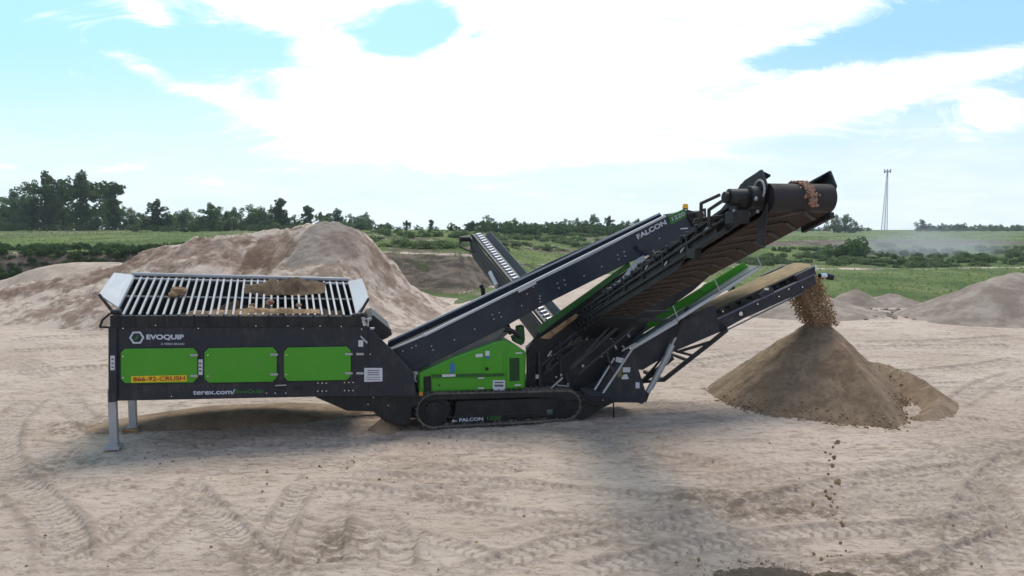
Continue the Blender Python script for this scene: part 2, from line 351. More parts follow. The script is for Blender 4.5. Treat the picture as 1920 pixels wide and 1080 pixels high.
def make_ground():
    az = np.concatenate([np.linspace(-40, 40, 1050), np.linspace(40, 320, 90)[1:-1]])*math.pi/180
    rr = np.concatenate([[.05], np.linspace(1.5, 8.3, 16)[:-1], 8.3*np.exp(np.linspace(0, math.log(45/8.3), 470))[:-1], 45*np.exp(np.linspace(0, math.log(800/45), 210))])
    A, Rr = np.meshgrid(az, rr, indexing='ij'); x = (np.sin(A)*Rr).ravel(); y = (np.cos(A)*Rr).ravel()
    z, u_, px = terrain(x, y); z = z+micro(x, y)
    tr = np.zeros_like(x); ro = np.zeros_like(x); spl = np.zeros_like(x); lug = np.zeros_like(x)
    def track(P, wd, dep, tread=.16, light=1.0):
        nonlocal z, tr, lug
        P = np.array(P); lo = P.min(0)-1; hi = P.max(0)+1
        idx = np.where((x > lo[0]) & (x < hi[0]) & (y > lo[1]) & (y < hi[1]))[0]
        if not len(idx): return
        X_, Y_ = x[idx], y[idx]; best = np.full(len(idx), 99.); al = np.zeros(len(idx)); L0 = 0
        for a, b in zip(P[:-1], P[1:]):
            d = b-a; L = np.hypot(*d); k = np.clip(((X_-a[0])*d[0]+(Y_-a[1])*d[1])/L**2, 0, 1)
            sd_ = ((X_-a[0])*d[1]-(Y_-a[1])*d[0])/L
            q = np.hypot(X_-a[0]-k*d[0], Y_-a[1]-k*d[1]); s_ = q < abs(best)
            best = np.where(s_, q*np.sign(sd_+1e-9), best); al = np.where(s_, L0+k*L, al); L0 += L
        q = abs(best); h = wd/2; nz = fbm(X_*3, Y_*3, 2, 77)*.06
        inside = 1-sstep(q+nz, h*.82, h*1.02); ends = sstep(al, 0, .6)*(1-sstep(al, L0-.6, L0))
        rim = np.exp(-((q-h*1.12)/(h*.18+.02))**2)
        ch = np.sin((al+abs(best)*.6)*2*math.pi/tread)
        dep = dep*.6; z[idx] += ends*(-dep*inside+rim*dep*.9+inside*ch*dep*.26)
        tr[idx] = np.maximum(tr[idx], inside*ends*light*(ch > -.2)); lug[idx] = np.maximum(lug[idx], ends*np.clip(inside*sstep(-ch, .25, .7)+rim*.75, 0, 1)*np.clip(dep/.024, .35, 1)*(.55+.9*vnoise(X_*5, Y_*5, 9)))
    def gpx(L): 
        Q = [ground(*p) for p in L]; Q = np.array([(q.x, q.y) for q in Q]); out_ = []
        for i in range(len(Q)-1):          # Catmull-Rom
            p0, p1, p2, p3 = Q[max(i-1, 0)], Q[i], Q[i+1], Q[min(i+2, len(Q)-1)]
            for t_ in np.linspace(0, 1, 6)[:-1]: out_.append(.5*((2*p1)+(-p0+p2)*t_+(2*p0-5*p1+4*p2-p3)*t_**2+(-p0+3*p1-3*p2+p3)*t_**3))
        return out_+[Q[-1]]
    def track2(P, wd, dep, td, lt): track(P, wd, dep, td, lt)
    rs_ = random.Random(5)
    for i in range(34):
        yc = 9.6*math.exp(rs_.random()*1.15); xc = rs_.uniform(-.72, .72)*yc; a = R(rs_.choice((0, 8, -12, 28, -35, 60, -60))+rs_.uniform(-8, 8)); cu = rs_.uniform(-.09, .09); L = rs_.uniform(2.5, 9); P = []; gx, gy = xc, yc
        for j in range(10): P.append((gx, gy)); gx += math.cos(a)*L/9; gy += math.sin(a)*L/9; a += cu
        wd_ = rs_.uniform(.22, .45); dp_ = rs_.uniform(.012, .03); track(P, wd_, dp_, rs_.uniform(.12, .22), rs_.uniform(.1, .6))
        if rs_.random() < .6: track([(p[0]+.2, p[1]+wd_*2.1) for p in P], wd_, dp_, .17, .4)
    T = [([(70,745),(20,790),(5,840),(25,890),(75,940),(115,990),(130,1079)],.62,.05,.19,1), ([(130,745),(150,775),(185,800),(205,830)],.5,.03,.2,.8),
     ([(380,880),(300,950),(190,1020),(60,1079)],.3,.035,.14,.5), ([(430,905),(350,970),(270,1030),(190,1079)],.3,.035,.14,.5),
     ([(345,900),(400,960),(470,1030),(540,1079)],.45,.045,.15,.7), ([(575,900),(540,960),(500,1020),(470,1079)],.42,.04,.17,.7),
     ([(620,950),(600,1000),(600,1079)],.7,.06,.3,.2), ([(770,980),(745,1030),(740,1079)],.5,.05,.26,.3),
     ([(560,905),(760,925),(950,960),(1300,975),(1600,950),(1919,930)],.30,.03,.16,.6), ([(620,890),(900,900),(1200,930),(1500,945),(1919,905)],.30,.03,.16,.5),
     ([(1060,1079),(1250,1035),(1450,1000),(1700,985),(1919,950)],.42,.045,.18,1), ([(850,1079),(1100,1010),(1330,965),(1600,900),(1919,860)],.40,.04,.18,.8),
     ([(1640,1079),(1780,1040),(1880,1010),(1919,985)],.42,.06,.2,1), ([(1830,1079),(1800,1000),(1850,900),(1919,840)],.45,.04,.18,.8),
     ([(1800,860),(1850,920),(1919,1010)],.45,.045,.18,.9), ([(1700,1000),(1780,1050),(1830,1079)],.4,.04,.18,.7),
     ([(1300,905),(1500,880),(1700,870),(1919,830)],.4,.03,.2,.6), ([(0,660),(300,650),(600,660)],.6,.05,.2,.7), ([(0,700),(200,690),(420,700)],.6,.05,.2,.5),
     ([(1250,690),(1450,660),(1700,650),(1919,648)],.7,.06,.3,.7), ([(1600,640),(1750,640),(1919,630)],.7,.06,.3,.6), ([(1780,760),(1850,720),(1919,700)],.6,.05,.2,.8),
     ([(1650,700),(1800,690),(1919,670)],.5,.05,.2,.6), ([(0,960),(100,930),(240,900)],.3,.03,.15,.4), ([(0,1060),(150,1000),(330,930)],.3,.03,.15,.4),
     ([(1250,1079),(1200,1030),(1180,985),(1200,950)],.4,.03,.17,.4), ([(960,1079),(900,1040),(800,1010),(700,1000)],.35,.03,.15,.5),
     ([(1700,820),(1750,845),(1840,870),(1919,900)],.45,.035,.18,.6), ([(0,640),(150,632),(350,622)],1.0,.05,.3,1)]
    for P, wd, dep, td, lt in T: track(gpx(P), wd, dep, td, lt)
    # churned patches (measured on the floor) and the dark stone litter under the side conveyor
    for cx, cy, rx, ry, a in ((150,800,1.2,1.0,.8),(640,1020,.55,.8,.9),(1350,930,1.3,.5,.9),(1450,960,1.2,.45,.9),(1800,990,1.2,.6,.7),(1700,1060,.9,.4,.8),(480,1060,1.3,.4,.5),(1880,840,1,.9,.5),(100,870,.9,1,.6),(860,930,.9,.6,.5),(1250,870,1.6,.6,.35),(700,870,3.2,.45,.4)):
        q = ground(cx, cy); d = np.hypot((x-q.x)/rx, (y-q.y)/ry)+fbm(x*1.6, y*1.6, 3, 51)*.9; k = 1-sstep(d, .5, 1.15); ro = np.maximum(ro, k*a)
        z = z+k*a*fbm(x*4, y*6, 3, 61, .7)*.10
    for cx, cy, rx, ry in ((1440,1082,.75,.28),(1575,1085,.30,.22),(1510,1090,.9,.25)):
        q = ground(cx, cy); d = np.hypot((x-q.x)/rx, (y-q.y)/ry)+fbm(x*7, y*7, 4, 71, .7)*1.0; k = 1-sstep(d, .45, 1.2); spl = np.maximum(spl, k); z = z+k*.022*(1+fbm(x*14, y*14, 3, 73)*2)
    gr = np.zeros_like(x); cl = np.zeros_like(x)
    left = 1-sstep(px, 1180, 1420)
    face = sstep(u_, .97, 1.06)*(1-sstep(u_, 1.75, 2.0))
    gr = np.maximum(sstep(u_, 1.75, 2.05)*left, 0)
    cl = face*left*(1-sstep(px, 950, 1150)*.6)
    gr = np.maximum(gr, face*left*.35+face*left*sstep(px, 900, 1100)*.5)
    gr = np.maximum(gr, sstep(u_, .96, 1.04)*(1-left))
    dirt_ = (1-left)*sstep(u_, 1.95, 2.05)*(1-sstep(u_, 2.9, 3.0))*sstep(fbm(x*.06, y*.10, 4, 88, .6), .0, .08); gr = gr-dirt_*.62; cl = np.maximum(cl, dirt_*.75)
    dirt_ = left*sstep(px, 640, 760)*sstep(u_, 1.9, 2.0)*(1-sstep(u_, 3.2, 3.4))*sstep(fbm(x*.07, y*.12, 4, 98, .6), .02, .09); gr = gr-dirt_*.6; cl = np.maximum(cl, dirt_*.7)
    strip = sstep(u_, 2.95, 3.05)*(1-sstep(u_, 3.55, 3.7))*(1-left); gr = gr-strip*.75; cl = np.maximum(cl, strip*.9)
    strip2 = np.exp(-((u_-1.88)/.04)**2)*(1-left); gr = gr-strip2*.6
    led = sstep(px, 640, 700)*(1-sstep(px, 1000, 1150))*sstep(u_, .86, .9)*(1-sstep(u_, 1.1, 1.2)); gr = np.maximum(gr, led*.65); cl = cl*(1-led*.7)
    o = grid_obj('ground', np.stack([x, y, z], 1), len(az), len(rr), GM, dict(lug=np.clip(lug, 0, 1), track=tr, rough=ro, spill=spl, grass=gr, cliff=cl), wrap=True)
    struct(o)
make_ground()

def heap(name, label, group, fn, x0, x1, y0, y1, step, mat, mark=None, cat='stockpile'):
    xs = np.arange(x0, x1, step); ys = np.arange(y0, y1, step); Xg, Yg = np.meshgrid(xs, ys, indexing='ij'); x = Xg.ravel(); y = Yg.ravel()
    base = terrain(x, y)[0]; h = fn(x, y); z = base+micro(x, y)*np.clip(1-h*4, 0, 1)+np.where(h > .0, h, h*1.0)
    z = np.where(h < -.12, base-.12-.02, z)
    o = grid_obj(name, np.stack([x, y, z], 1), len(xs), len(ys), mat, {'mark': mark(x, y, h) if mark else np.zeros_like(x)})
    bm = bmesh.new(); bm.from_mesh(o.data); kill = [v for v in bm.verts if h[v.index] < -.12]; bmesh.ops.delete(bm, geom=kill, context='VERTS'); bm.to_mesh(o.data); bm.free()
    return tag(o, label, cat, group)

# large stockpile behind the hopper
RX = [-34,-26.7,-24,-19.8,-17.55,-15.6,-13.65,-12.3,-10,-8.6,-7.2,-6.5,-5.6,-4.7,-3.2,-2.0]
RZ = [.7,1.15,1.55,2.55,3.3,3.6,3.95,4.3,4.5,4.45,4.0,3.3,2.35,1.15,.1,-.4]
def big(x, y):
    xw = x+fbm(x*.3, y*.3, 3, 3)*.8; rz = np.interp(xw+.5, RX, RZ)
    Lf = np.interp(x, [-34,-27,-20,-13,-8,-5,-3], [4,4.5,6.5,9,11,9.5,6]); dy = 39-y+fbm(x*.15, y*.1, 2, 8)*2
    q = np.where(dy > 0, dy/Lf, -dy/7.5); g = np.sqrt(q*q+.012)-.11
    h = rz*(1-g)-np.clip(g-.85, 0, 1)*.5
    # scooped bays on the face, slump lumps
    for px_, py_, rx, ry, dp in ((500,480,1.9,2.6,-.75),(610,480,2.1,2.6,.42),(690,520,1.0,2.5,-.25),(740,560,.7,3,-.22),(380,500,1.6,2.2,.3)):
        c = at(px_, py_, 36); h = h+dp*np.exp(-(((x-c.x)/rx)**4+((y-36)/ry)**2))*np.clip(rz/2, 0, 1)
    rid = 1-abs(fbm(x*.75+y*.1, y*.22, 4, 13))*4
    h = h+np.clip(h, 0, 1)*(rid*.10+fbm(x*1.1, y*.8, 5, 14, .6)*.62+fbm(x*3.1, y*3.1, 4, 15, .6)*.28)
    return h
def bigmark(x, y, h):
    c = at(608, 480, 36); return (1-sstep(((x-c.x)/1.7)**4+((y-35.8)/2.7)**2+fbm(x, y, 3, 4)*.5, .6, 1.0))*.8
def bigbrown(x, y):
    b_ = np.zeros_like(x)
    for px_, py_, Yd_, rx, ry, am in ((500,485,35.8,1.35,2.6,1.0),(420,500,36,1.1,1.4,.7),(330,520,37,2.6,1.3,.75),(180,540,38,3.6,1.2,.9),(60,555,37.5,3,.9,.8),(710,450,37,1.0,1.4,.8),(760,520,36,.8,2.2,.55),(800,575,35.5,1.4,1.6,.7),(650,520,35,1.2,1.6,.5)):
        c = at(px_, py_, Yd_); q = ((x-c.x)/rx)**2+((y-Yd_)/ry)**2+fbm(x*.9, y*.5, 5, int(px_), .65)*(1.0 if am == 1.0 else 2.2); b_ = np.maximum(b_, (1-sstep(q, .7, 1.15))*am)
    return b_*np.clip(.8+fbm(x*1.6, y*.8, 5, 91, .7)*2.6, 0, 1)
_o = heap('sand_stockpile', 'long pale pink sand stockpile with brown streaks rising behind the hopper', None, big, -34, -1.6, 27.5, 47, .085, PILE_L, bigmark)
_c = np.empty(len(_o.data.vertices)*3, np.float32); _o.data.vertices.foreach_get('co', _c); _c = _c.reshape(-1, 3).astype(float)
_a = _o.data.attributes.new('brown', 'FLOAT', 'POINT'); _a.data.foreach_set('value', bigbrown(_c[:, 0], _c[:, 1]).astype(np.float32))

# cone under the tail conveyor with its crescent shoulder
PC = (7.85, 18.95)
def cone(x, y):
    dx, dy = x-PC[0], y-PC[1]; r = np.hypot(dx, dy); a = np.arctan2(dy, dx)
    Rr = np.interp(a, [-3.15,-2.6,-2.0,-1.7,-1.455,-1.2,-.95,-.68,-.2,.4,1.2,2.2,3.15], [2.72,2.62,2.72,2.95,3.2,2.75,2.15,1.9,2.15,2.6,2.75,2.75,2.72])*(1+.10*fbm(np.cos(a)*3+5, np.sin(a)*3, 3, 6))
    h = 2.12*(1-np.sqrt((r/Rr)**2+.003)/1.0)
    # spur running down to the near right, hollow right of it
    ax = -1.42; d1 = dx*math.cos(ax)+dy*math.sin(ax); d2 = -dx*math.sin(ax)+dy*math.cos(ax)
    h = h+.26*np.exp(-(d2/.33)**2)*sstep(d1, .5, 1.6)*(1-sstep(d1, 2.2, 3.5))
    # crescent ridge of earlier discharge, right and behind
    cx, cy, cr = PC[0], PC[1], 2.62; rr_ = np.hypot(x-cx, y-cy); aa = np.arctan2(y-cy, x-cx)
    hc = np.interp(aa, [-1.35,-1.1,-.8,-.5,0,.5,.9,1.3], [-.3,.10,.17,.24,.40,.60,.62,-.3]); h2 = hc-abs(rr_-cr-.10)*.60
    h = np.maximum(h, h2); h = np.maximum(h, -.6)
    foot = np.clip(h, 0, .4)*2.5
    return h+foot*(fbm(x*2.2, y*2.2, 5, 16, .6)*.10+fbm(x*7, y*7, 4, 17, .75)*.085)+(1-abs(fbm(a*6, r*.35, 3, 18))*4)*.035*foot
heap('sand_heap', 'brown cone of fresh sand building up under the tail conveyor', None, cone, 3.6, 12.6, 14.8, 24, .035, PILE_S)

def blob(cx, cy, rx, ry, h0, seed, pw=1.0, rot=0.0):
    def f(x, y):
        dx, dy = x-cx, y-cy; c, s_ = math.cos(rot), math.sin(rot); X_, Y_ = dx*c+dy*s_, -dx*s_+dy*c
        d = np.sqrt((X_/rx)**2+(Y_/ry)**2+.004)+fbm(x*.9/rx*2, y*.9/ry*2, 4, seed)*.30
        h = h0*(1-d**pw)
        return h+np.clip(h*3, 0, 1)*fbm(x*2.5, y*2.5, 4, seed+3, .6)*.12*min(1, h0)
    return f
def mound(px, py, rx, ry, h0, seed, mat, name, label, step=.12, group=None, cat='mound', rot=0.0, pw=1.0):
    c = ground(px, py); heap(name, label, group, blob(c.x, c.y, rx, ry, h0, seed, pw, rot), c.x-rx*1.5, c.x+rx*1.5, c.y-ry*1.5-.2, c.y+ry*1.5+.2, step, mat, cat=cat)
mound(1905, 597, 5.2, 4.2, 2.25, 31, PILE_G, 'gravel_pile', 'large grey brown gravel pile cut by the right edge of the picture')
mound(1500, 586, 4.2, 3.5, 1.15, 32, PILE_G, 'gravel_pile', 'low brown pile seen behind the falling sand and the fresh cone', .14)
mound(1602, 572, 1.9, 1.6, .95, 33, PILE_G, 'gravel_pile', 'small pointed gravel mound at the foot of the grass, right of the falling sand')
mound(1668, 572, 1.9, 1.5, .75, 34, PILE_G, 'gravel_pile', 'small flat topped gravel mound between the pointed mound and the large right hand pile')
mound(170, 541, 6.8, 5.0, 1.9, 35, sand('pale_bank_sand', (.46, .36, .285), (.33, .25, .19), .8, bump=.8), 'sand_bank', 'pale sand bank at the far left below the grassy quarry edge', .2, pw=2.4)
mound(455, 783, 3.3, .85, .30, 36, SPILL, 'spilled_sand', 'low brown windrow of spilled sand on the ground beyond the hopper legs', .06, rot=R(14), pw=1.6)
mound(650, 770, 1.8, .6, .16, 38, SPILL, 'spilled_sand', 'thin tongue of spilled sand running under the black neck of the machine', .06, rot=R(10), pw=1.6)
mound(722, 806, .36, .30, .30, 37, SPILL, 'dirt_lump', 'small reddish dirt lump lying left of the crawler track', .03)

# ------------------------------------------------------------------ the screening machine
ME = bpy.data.objects.new('screening_machine', None); COL.objects.link(ME); ME.location = O; ME.rotation_euler = (0, 0, YAW)
tag(ME, 'long dark blue and green mobile screening machine on crawler tracks with raised conveyors', 'screening machine')
def text(s_, A, B, h, mat, parent, name='lettering', t=None, bold=.0, lift=.008, shear=0.0):
    """flat raised lettering from baseline start A to baseline end B (machine coordinates), facing -t"""
    c = bpy.data.curves.new(name, 'FONT'); c.body = s_; c.size = 1; c.offset = bold; c.extrude = .004; c.shear = shear
    ob = bpy.data.objects.new(name, c); COL.objects.link(ob); bpy.context.view_layer.update()
    me = bpy.data.meshes.new_from_object(ob.evaluated_get(bpy.context.evaluated_depsgraph_get())); bpy.data.objects.remove(ob); bpy.data.curves.remove(c)
    co = np.array([v.co for v in me.vertices]); lo, hi = co.min(0), co.max(0); A, B = Vector(A), Vector(B)
    ex = (B-A)/(hi[0]-lo[0]); n_ = Vector((0, -1, 0)); ey = n_.cross(ex).normalized()*(h/(hi[1]-lo[1]))
    for v in me.vertices:
        p = v.co; v.co = A+ex*(p.x-lo[0])+ey*(p.y-lo[1])+n_*(lift+(p.z-lo[2]))
    me.materials.clear(); me.materials.append(mat); o = bpy.data.objects.new(name, me); COL.objects.link(o); o.parent = parent; me.name = name
    return o
SPLITS = {'sticker', 'hinge', 'fitting', 'latch', 'crossbar', 'door', 'filler_cap', 'warning_sticker', 'wheel', 'wing_strut', 'clamp', 'roller', 'reflector', 'skirt', 'support_rib', 'hydraulic_hose', 'hydraulic_cylinder', 'joint_plate', 'corner_post', 'rung', 'flange', 'cylinder_bracket', 'hydraulic_pump', 'chute_lip', 'bonnet_hump', 'folding_brace', 'emblem_leaf', 'sticker_print', 'bolt', 'louvre'}
def sub(p, name, mb, mat, **k):
    if name in SPLITS and len(mb.pc) > 1:
        e = mb.pc[1:]+[(len(mb.v), len(mb.f))]; o = None
        for (v0, f0), (v1, f1) in zip(mb.pc, e):
            if v1 == v0: continue
            q = MB(); q.v = mb.v[v0:v1]; q.f = [tuple(i-v0 for i in f) for f in mb.f[f0:f1]]; o = q.build(name, mat, p, **k)
        return o
    return mb.build(name, mat, p, **k)
def bolts(mb, pts, t, r=.014):
    for x, y in pts:
        p = M(x, y, t); mb.tube(p, p+Vector((0, -.012, 0)), r, 6)
    return mb

# --- hopper
T0, T1 = 0.0, 2.0
hp = MB()
hp.plate([(205,612),(690,611),(735,656),(776,700),(780,742),(592,744),(205,752)], T0, T0+.05)            # near side sheet
hp.plate([(205,612),(690,611),(690,742),(205,752)], T1, T1+.05)                                       # far side sheet (placed at the same outline, deeper)
A_, B_ = M(208,616,T0), M(208,750,T0); hp.prism([A_, (A_.x, T1, A_.z), (B_.x, T1, B_.z), B_], (.05, 0, 0))
C_ = M(688,612,T0); hp.prism([C_, (C_.x, T1, C_.z), (C_.x, T1, .95), (C_.x, 0, .95)], (.05, 0, 0))
hp.box(((A_.x+C_.x)/2, 1.0, 1.35), (C_.x-A_.x-.02, 1.9, .06))                                         # floor under the feeder
HOP = hp.build('hopper', NAVY, ME, bevel=.008)
rail = MB(); rail.plate([(206,592),(676,593),(682,613),(206,615)], T0-.03, T0+.10)
for a, b in ((225,300),(300,560),(560,672)): pass
for x_ in range(222, 672, 28): rail.plate([(x_, 590), (x_+3, 590), (x_+3, 613), (x_, 613)], T0-.045, T0-.03)
sub(HOP, 'top_rail', rail, BLACK, bevel=.006)
far = MB(); fa, fb = M(252,517,T1), M(654,527,T1)
far.prism([fa, fb, (fb.x, T1, 1.3), (fa.x, T1, 1.3)], (0, .04, 0))
na, nb = M(215,592,.06), M(672,593,.06)
far.prism([na, (fa.x, T1, fa.z), (fa.x, T1, 1.3), (na.x, .06, 1.3)], (-.03, 0, 0)); far.prism([nb, (fb.x, T1, fb.z), (fb.x, T1, 1.3), (nb.x, .06, 1.3)], (.03, 0, 0))
sub(HOP, 'hopper_wall', far, BLACK)
# grid bars
gr = MB(); NB = 33
for i in range(NB):
    k = i/(NB-1); k2 = k+.0015*math.sin(i*2.3)
    p = na.lerp(nb, k2)+Vector((0, 0, .01)); q = Vector(fa).lerp(Vector(fb), k2)+Vector((0, 0, -.02)); gr.beam(p, q, .042, .05)
GRD = gr.build('grid', GALV, ME, bevel=.004)
cr = MB()
for k, th in ((.5, .045), ): 
    a = na.lerp(Vector(fa), k)+Vector((0, 0, -.035)); b = nb.lerp(Vector(fb), k)+Vector((0, 0, -.035)); cr.beam(a, b, th, .03)
cr.tube(Vector(fa)+Vector((-.03, .0, .035)), Vector(fb)+Vector((0, 0, .035)), .045, 10); cr.tube(Vector(fa)+Vector((0, -.12, -.06)), Vector(fb)+Vector((0, -.12, -.06)), .028, 8)
sub(GRD, 'crossbar', cr, GALV, smooth=True)
# end wings
wl = MB().quad(M(222,576,.12), M(185,551,.25), M(214,511,T1), M(252,515,T1), .03); sub(ME, 'end_wing', wl, LGREY, bevel=.004)
_a, _b, _d = M(653,527,T1), M(679,522,T1), M(667,589,.06); _n = (_b-_a).cross(_d-_a)
_o = loc(CAM); _r = (M(692,560,.3)-_o); _c = _o+_r*((_a-_o).dot(_n)/_r.dot(_n)); wr = MB().quad(_a, _b, _c, _d, .03); sub(ME, 'end_wing', wr, LGREY, bevel=.004)
st = MB(); st.beam(M(186,552,.25), M(214,588,.1), .03, .05); st.path([M(206,588,.0), M(192,600,.0), M(187,613,.0), M(206,614,.0)], .022)
st.beam(M(691,560,.4), M(672,592,.1), .03, .05); st.tube(M(208,585,.05), M(228,585,.05), .05, 8); st.tube(M(660,592,.0), M(684,590,.0), .05, 8)
sub(ME, 'wing_strut', st, BLACK)
# post at the left with stickers, legs
po = MB(); po.plate([(203,615),(219,615),(219,753),(203,755)], T0-.06, T0+.10); po.plate([(203,615),(219,615),(219,753),(203,755)], T1-.1, T1+.06); sub(HOP, 'corner_post', po, NAVY, bevel=.008)
def leg(x0, x1, ytop, yb, t, mat=GALV):
    a, b = M(x0, yb, t), M(x1, yb, t); top = M(x0, ytop, t).z; w_ = b.x-a.x; wq = world((a.x, t+.08, 0)); zb = min(b.z, 0)*0+floor_z(wq.x, wq.y)-.01
    l = MB(); l.box(((a.x+b.x)/2, t+.08, (top+zb)/2+.05), (w_, .13, top-zb-.02)); L_ = l.build('leg', mat, ME, bevel=.006)
    f = MB(); f.box(((a.x+b.x)/2-.02, t+.08, zb+.06), (w_*2.0, .34, .07)); f.box(((a.x+b.x)/2-.02, t+.08, zb+.11), (w_*1.4, .2, .05)); f.build('foot_plate', GALV, L_, bevel=.006)
    return L_, ((a.x+b.x)/2, zb)
L1, _ = leg(206, 221, 735, 862, .0); L2, fz = leg(242, 256, 740, 822, 1.45)
bk = MB(); bk.box((fz[0]-.03, 1.5, fz[1]+.03), (.3, .3, .18)); sub(L2, 'timber_block', bk, CLOD, bevel=.01)
# green doors
def door(xa, xb, ya, yb, slope, latch=True):
    c = 8; t = T0-.012; sl = lambda x, y: y+slope*(x-xa)
    P = [(xa+c, ya), (xb-c, ya), (xb, ya+c), (xb, yb-c), (xb-c, yb), (xa+c, yb), (xa, yb-c), (xa, ya+c)]
    fr = MB().plate([(x+dx, sl(x, y)+dy) for (x, y), (dx, dy) in zip(P, ((0,-2),(0,-2),(2,0),(2,0),(0,2),(0,2),(-2,0),(-2,0)))], t, T0-.001); fr_o = fr.build('door_frame', BLACK, HOP)
    d = MB().plate([(x, sl(x, y)) for x, y in P], T0-.035, T0-.013).build('door', GREEN, HOP, bevel=.012)
    return d
D1 = door(226, 370, 654, 719, -.01); D2 = door(383, 519, 653, 718, -.015); D3 = door(532, 658, 652, 715, -.018)
hg = MB()
for x, y in ((357,666),(357,705),(507,665),(507,702),(647,664),(647,700),(668,664),(668,700)): hg.plate([(x, y-2), (x+14, y-2), (x+14, y+2), (x, y+2)], T0-.055, T0-.037)
sub(HOP, 'hinge', hg, GALV)
bo = MB(); bolts(bo, [(231,668),(231,708),(390,666),(390,705),(537,665),(537,702)], T0-.036, .016)
bolts(bo, [(231,615.5),(372,615.5),(292,610),(420,611),(480,611),(540,611),(600,611),(640,612),(568,616),(322,743),(500,737),(516,737),(536,737),(678,617),(694,664)], T0-.03, .013)
bolts(bo, [(596+x, y) for x in (0,8,16) for y in (718,733)]+[(646+x, y) for x in (0,8,16) for y in (717,732)], T0-.001, .014)
sub(HOP, 'bolt', bo, CHROME)
stk = MB(); stk.plate([(371,674),(380,674),(380,703),(371,703)], T0-.006, T0); stk.plate([(683,690),(717,690),(717,715),(683,716)], T0-.006, T0)
stk.plate([(207,667),(215,667),(215,694),(207,694)], T0-.066, T0-.06); stk.plate([(672,638),(681,638),(681,650),(672,650)], T0-.006, T0)
stk.beam(M(676,630,T0-.02), M(688,643,T0-.02), .02, .03); sub(HOP, 'sticker', stk, STICK)
ik = MB()
for y in (694,698,702): ik.plate([(689,y), (711,y), (711,y+1.6), (689,y+1.6)], T0-.008, T0-.0065)
for y in (707,711): ik.plate([(687,y), (713,y), (713,y+1), (687,y+1)], T0-.008, T0-.0065)
for y in (680,687,694): ik.plate([(373,y), (378,y), (378,y+3), (373,y+3)], T0-.008, T0-.0065)
for y in (672,680,687): ik.plate([(209,y), (213,y), (213,y+3), (209,y+3)], T0-.068, T0-.0665)
sub(HOP, 'sticker_print', ik, INK)
yl = MB().plate([(246,705.5),(350,703.5),(350,715),(246,717.5)], T0-.040, T0-.036); sub(HOP, 'phone_sticker', yl, YEL)
text('866-92-CRUSH', M(250,715.0,T0-.041), M(347,712.8,T0-.041), .085, REDT, HOP, bold=.008, lift=.012)
# hexagon emblem and name
hx = MB(); cc = M(256.5,633,T0-.002); r1, r2 = .135, .100
for i in range(6):
    a0, a1 = math.pi/3*i, math.pi/3*(i+1)
    P = [cc+Vector((math.cos(a)*r, 0, math.sin(a)*r)) for a, r in ((a0, r1), (a1, r1), (a1, r2), (a0, r2))]; hx.prism(P, (0, -.006, 0))
sub(HOP, 'emblem', hx, WHT)
e2 = MB()
for dx, dz in ((-.02, -.03), (.0, .0), (.02, .03)): e2.prism([cc+Vector((dx-.035, 0, dz-.012)), cc+Vector((dx+.01, 0, dz-.012)), cc+Vector((dx+.035, 0, dz+.012)), cc+Vector((dx-.01, 0, dz+.012))], (0, -.006, 0))
sub(HOP, 'emblem_leaf', e2, GRNT)
text('EVOQUIP', M(275,638,T0), M(345,638,T0), .115, WHT, HOP, bold=.035)
text('A TEREX BRAND', M(302,646.5,T0), M(346,646.5,T0), .038, WHT, HOP)
text('terex.com/', M(362,740,T0), M(441,738.6,T0), .10, WHT, HOP, bold=.02)
text('EvoQuip', M(442,739.2,T0), M(493,738,T0), .095, GRNT, HOP, bold=.02)
rc = MB(); rc.plate([(514,715),(538,715),(540,722),(536,730),(518,730),(513,722)], T0-.02, T0-.001); rc.box(M(560,727,T0), (.2, .02, .10)); sub(HOP, 'bracket', rc, BLACK)
rc2 = MB(); rc2.plate([(516,722),(537,721),(537,723),(516,724)], T0-.03, T0-.021); sub(HOP, 'pull_bar', rc2, GALV)
# latches at the right shoulder + black chute guard
gd = MB(); gd.plate([(684,606),(690,595),(700,591),(733,618),(735,628),(720,637),(700,640),(688,625)], .15, 1.7); GUARD = sub(ME, 'chute_guard', gd, BLACK, bevel=.01)
la = MB(); la.beam(M(673,586,.02), M(687,610,.02), .03, .05); la.beam(M(679,594,.0), M(684,600,.0), .05, .06); la.beam(M(691,598,.0), M(690,612,.0), .03, .04); la.tube(M(688,600,.05), M(697,597,.05), .035, 8)
la.beam(M(676,630,-.03), M(689,643,-.03), .02, .03); la.tube(M(694,616,.0), M(702,616,.0), .025, 8)
sub(GUARD, 'latch', la, GALV)
# --- chassis
CP = [(592,745),(780,738),(985,733),(1128,736),(1150,752),(1128,764),(1090,752),(1000,745),(800,751),(772,765),(770,794),(745,797),(722,791),(700,772),(650,770)]
ch = MB(); ch.plate(CP, .12, .22)
ch.plate(CP, 1.75, 1.85)
ch.plate([(735,715),(1110,712),(1110,770),(745,785)], .60, 1.38)
CH = ch.build('chassis', BLACK, ME, bevel=.008)
cd_ = MB(); bolts(cd_, [(745,724),(728,760),(690,758),(700,745),(1115,748),(1130,750)], .118, .016); cd_.plate([(762,740),(778,740),(778,742),(762,742)], .10, .12); sub(CH, 'bolt', cd_, GALV)
orr = MB().plate([(786,735),(793,735),(793,742),(786,742)], .09, .119); sub(CH, 'reflector', orr, ORNG)
pm = MB()
for (x, y, r) in ((768,700,.05),(775,708,.06),(758,692,.03),(780,700,.04)): p = M(x, y, .3); pm.tube(p, p+Vector((0, .2, 0)), r, 10)
pm.path([M(757,700,.28), M(765,712,.25), M(772,705,.22), M(781,716,.25)], .016)
sub(CH, 'hydraulic_pump', pm, GALV, smooth=True)
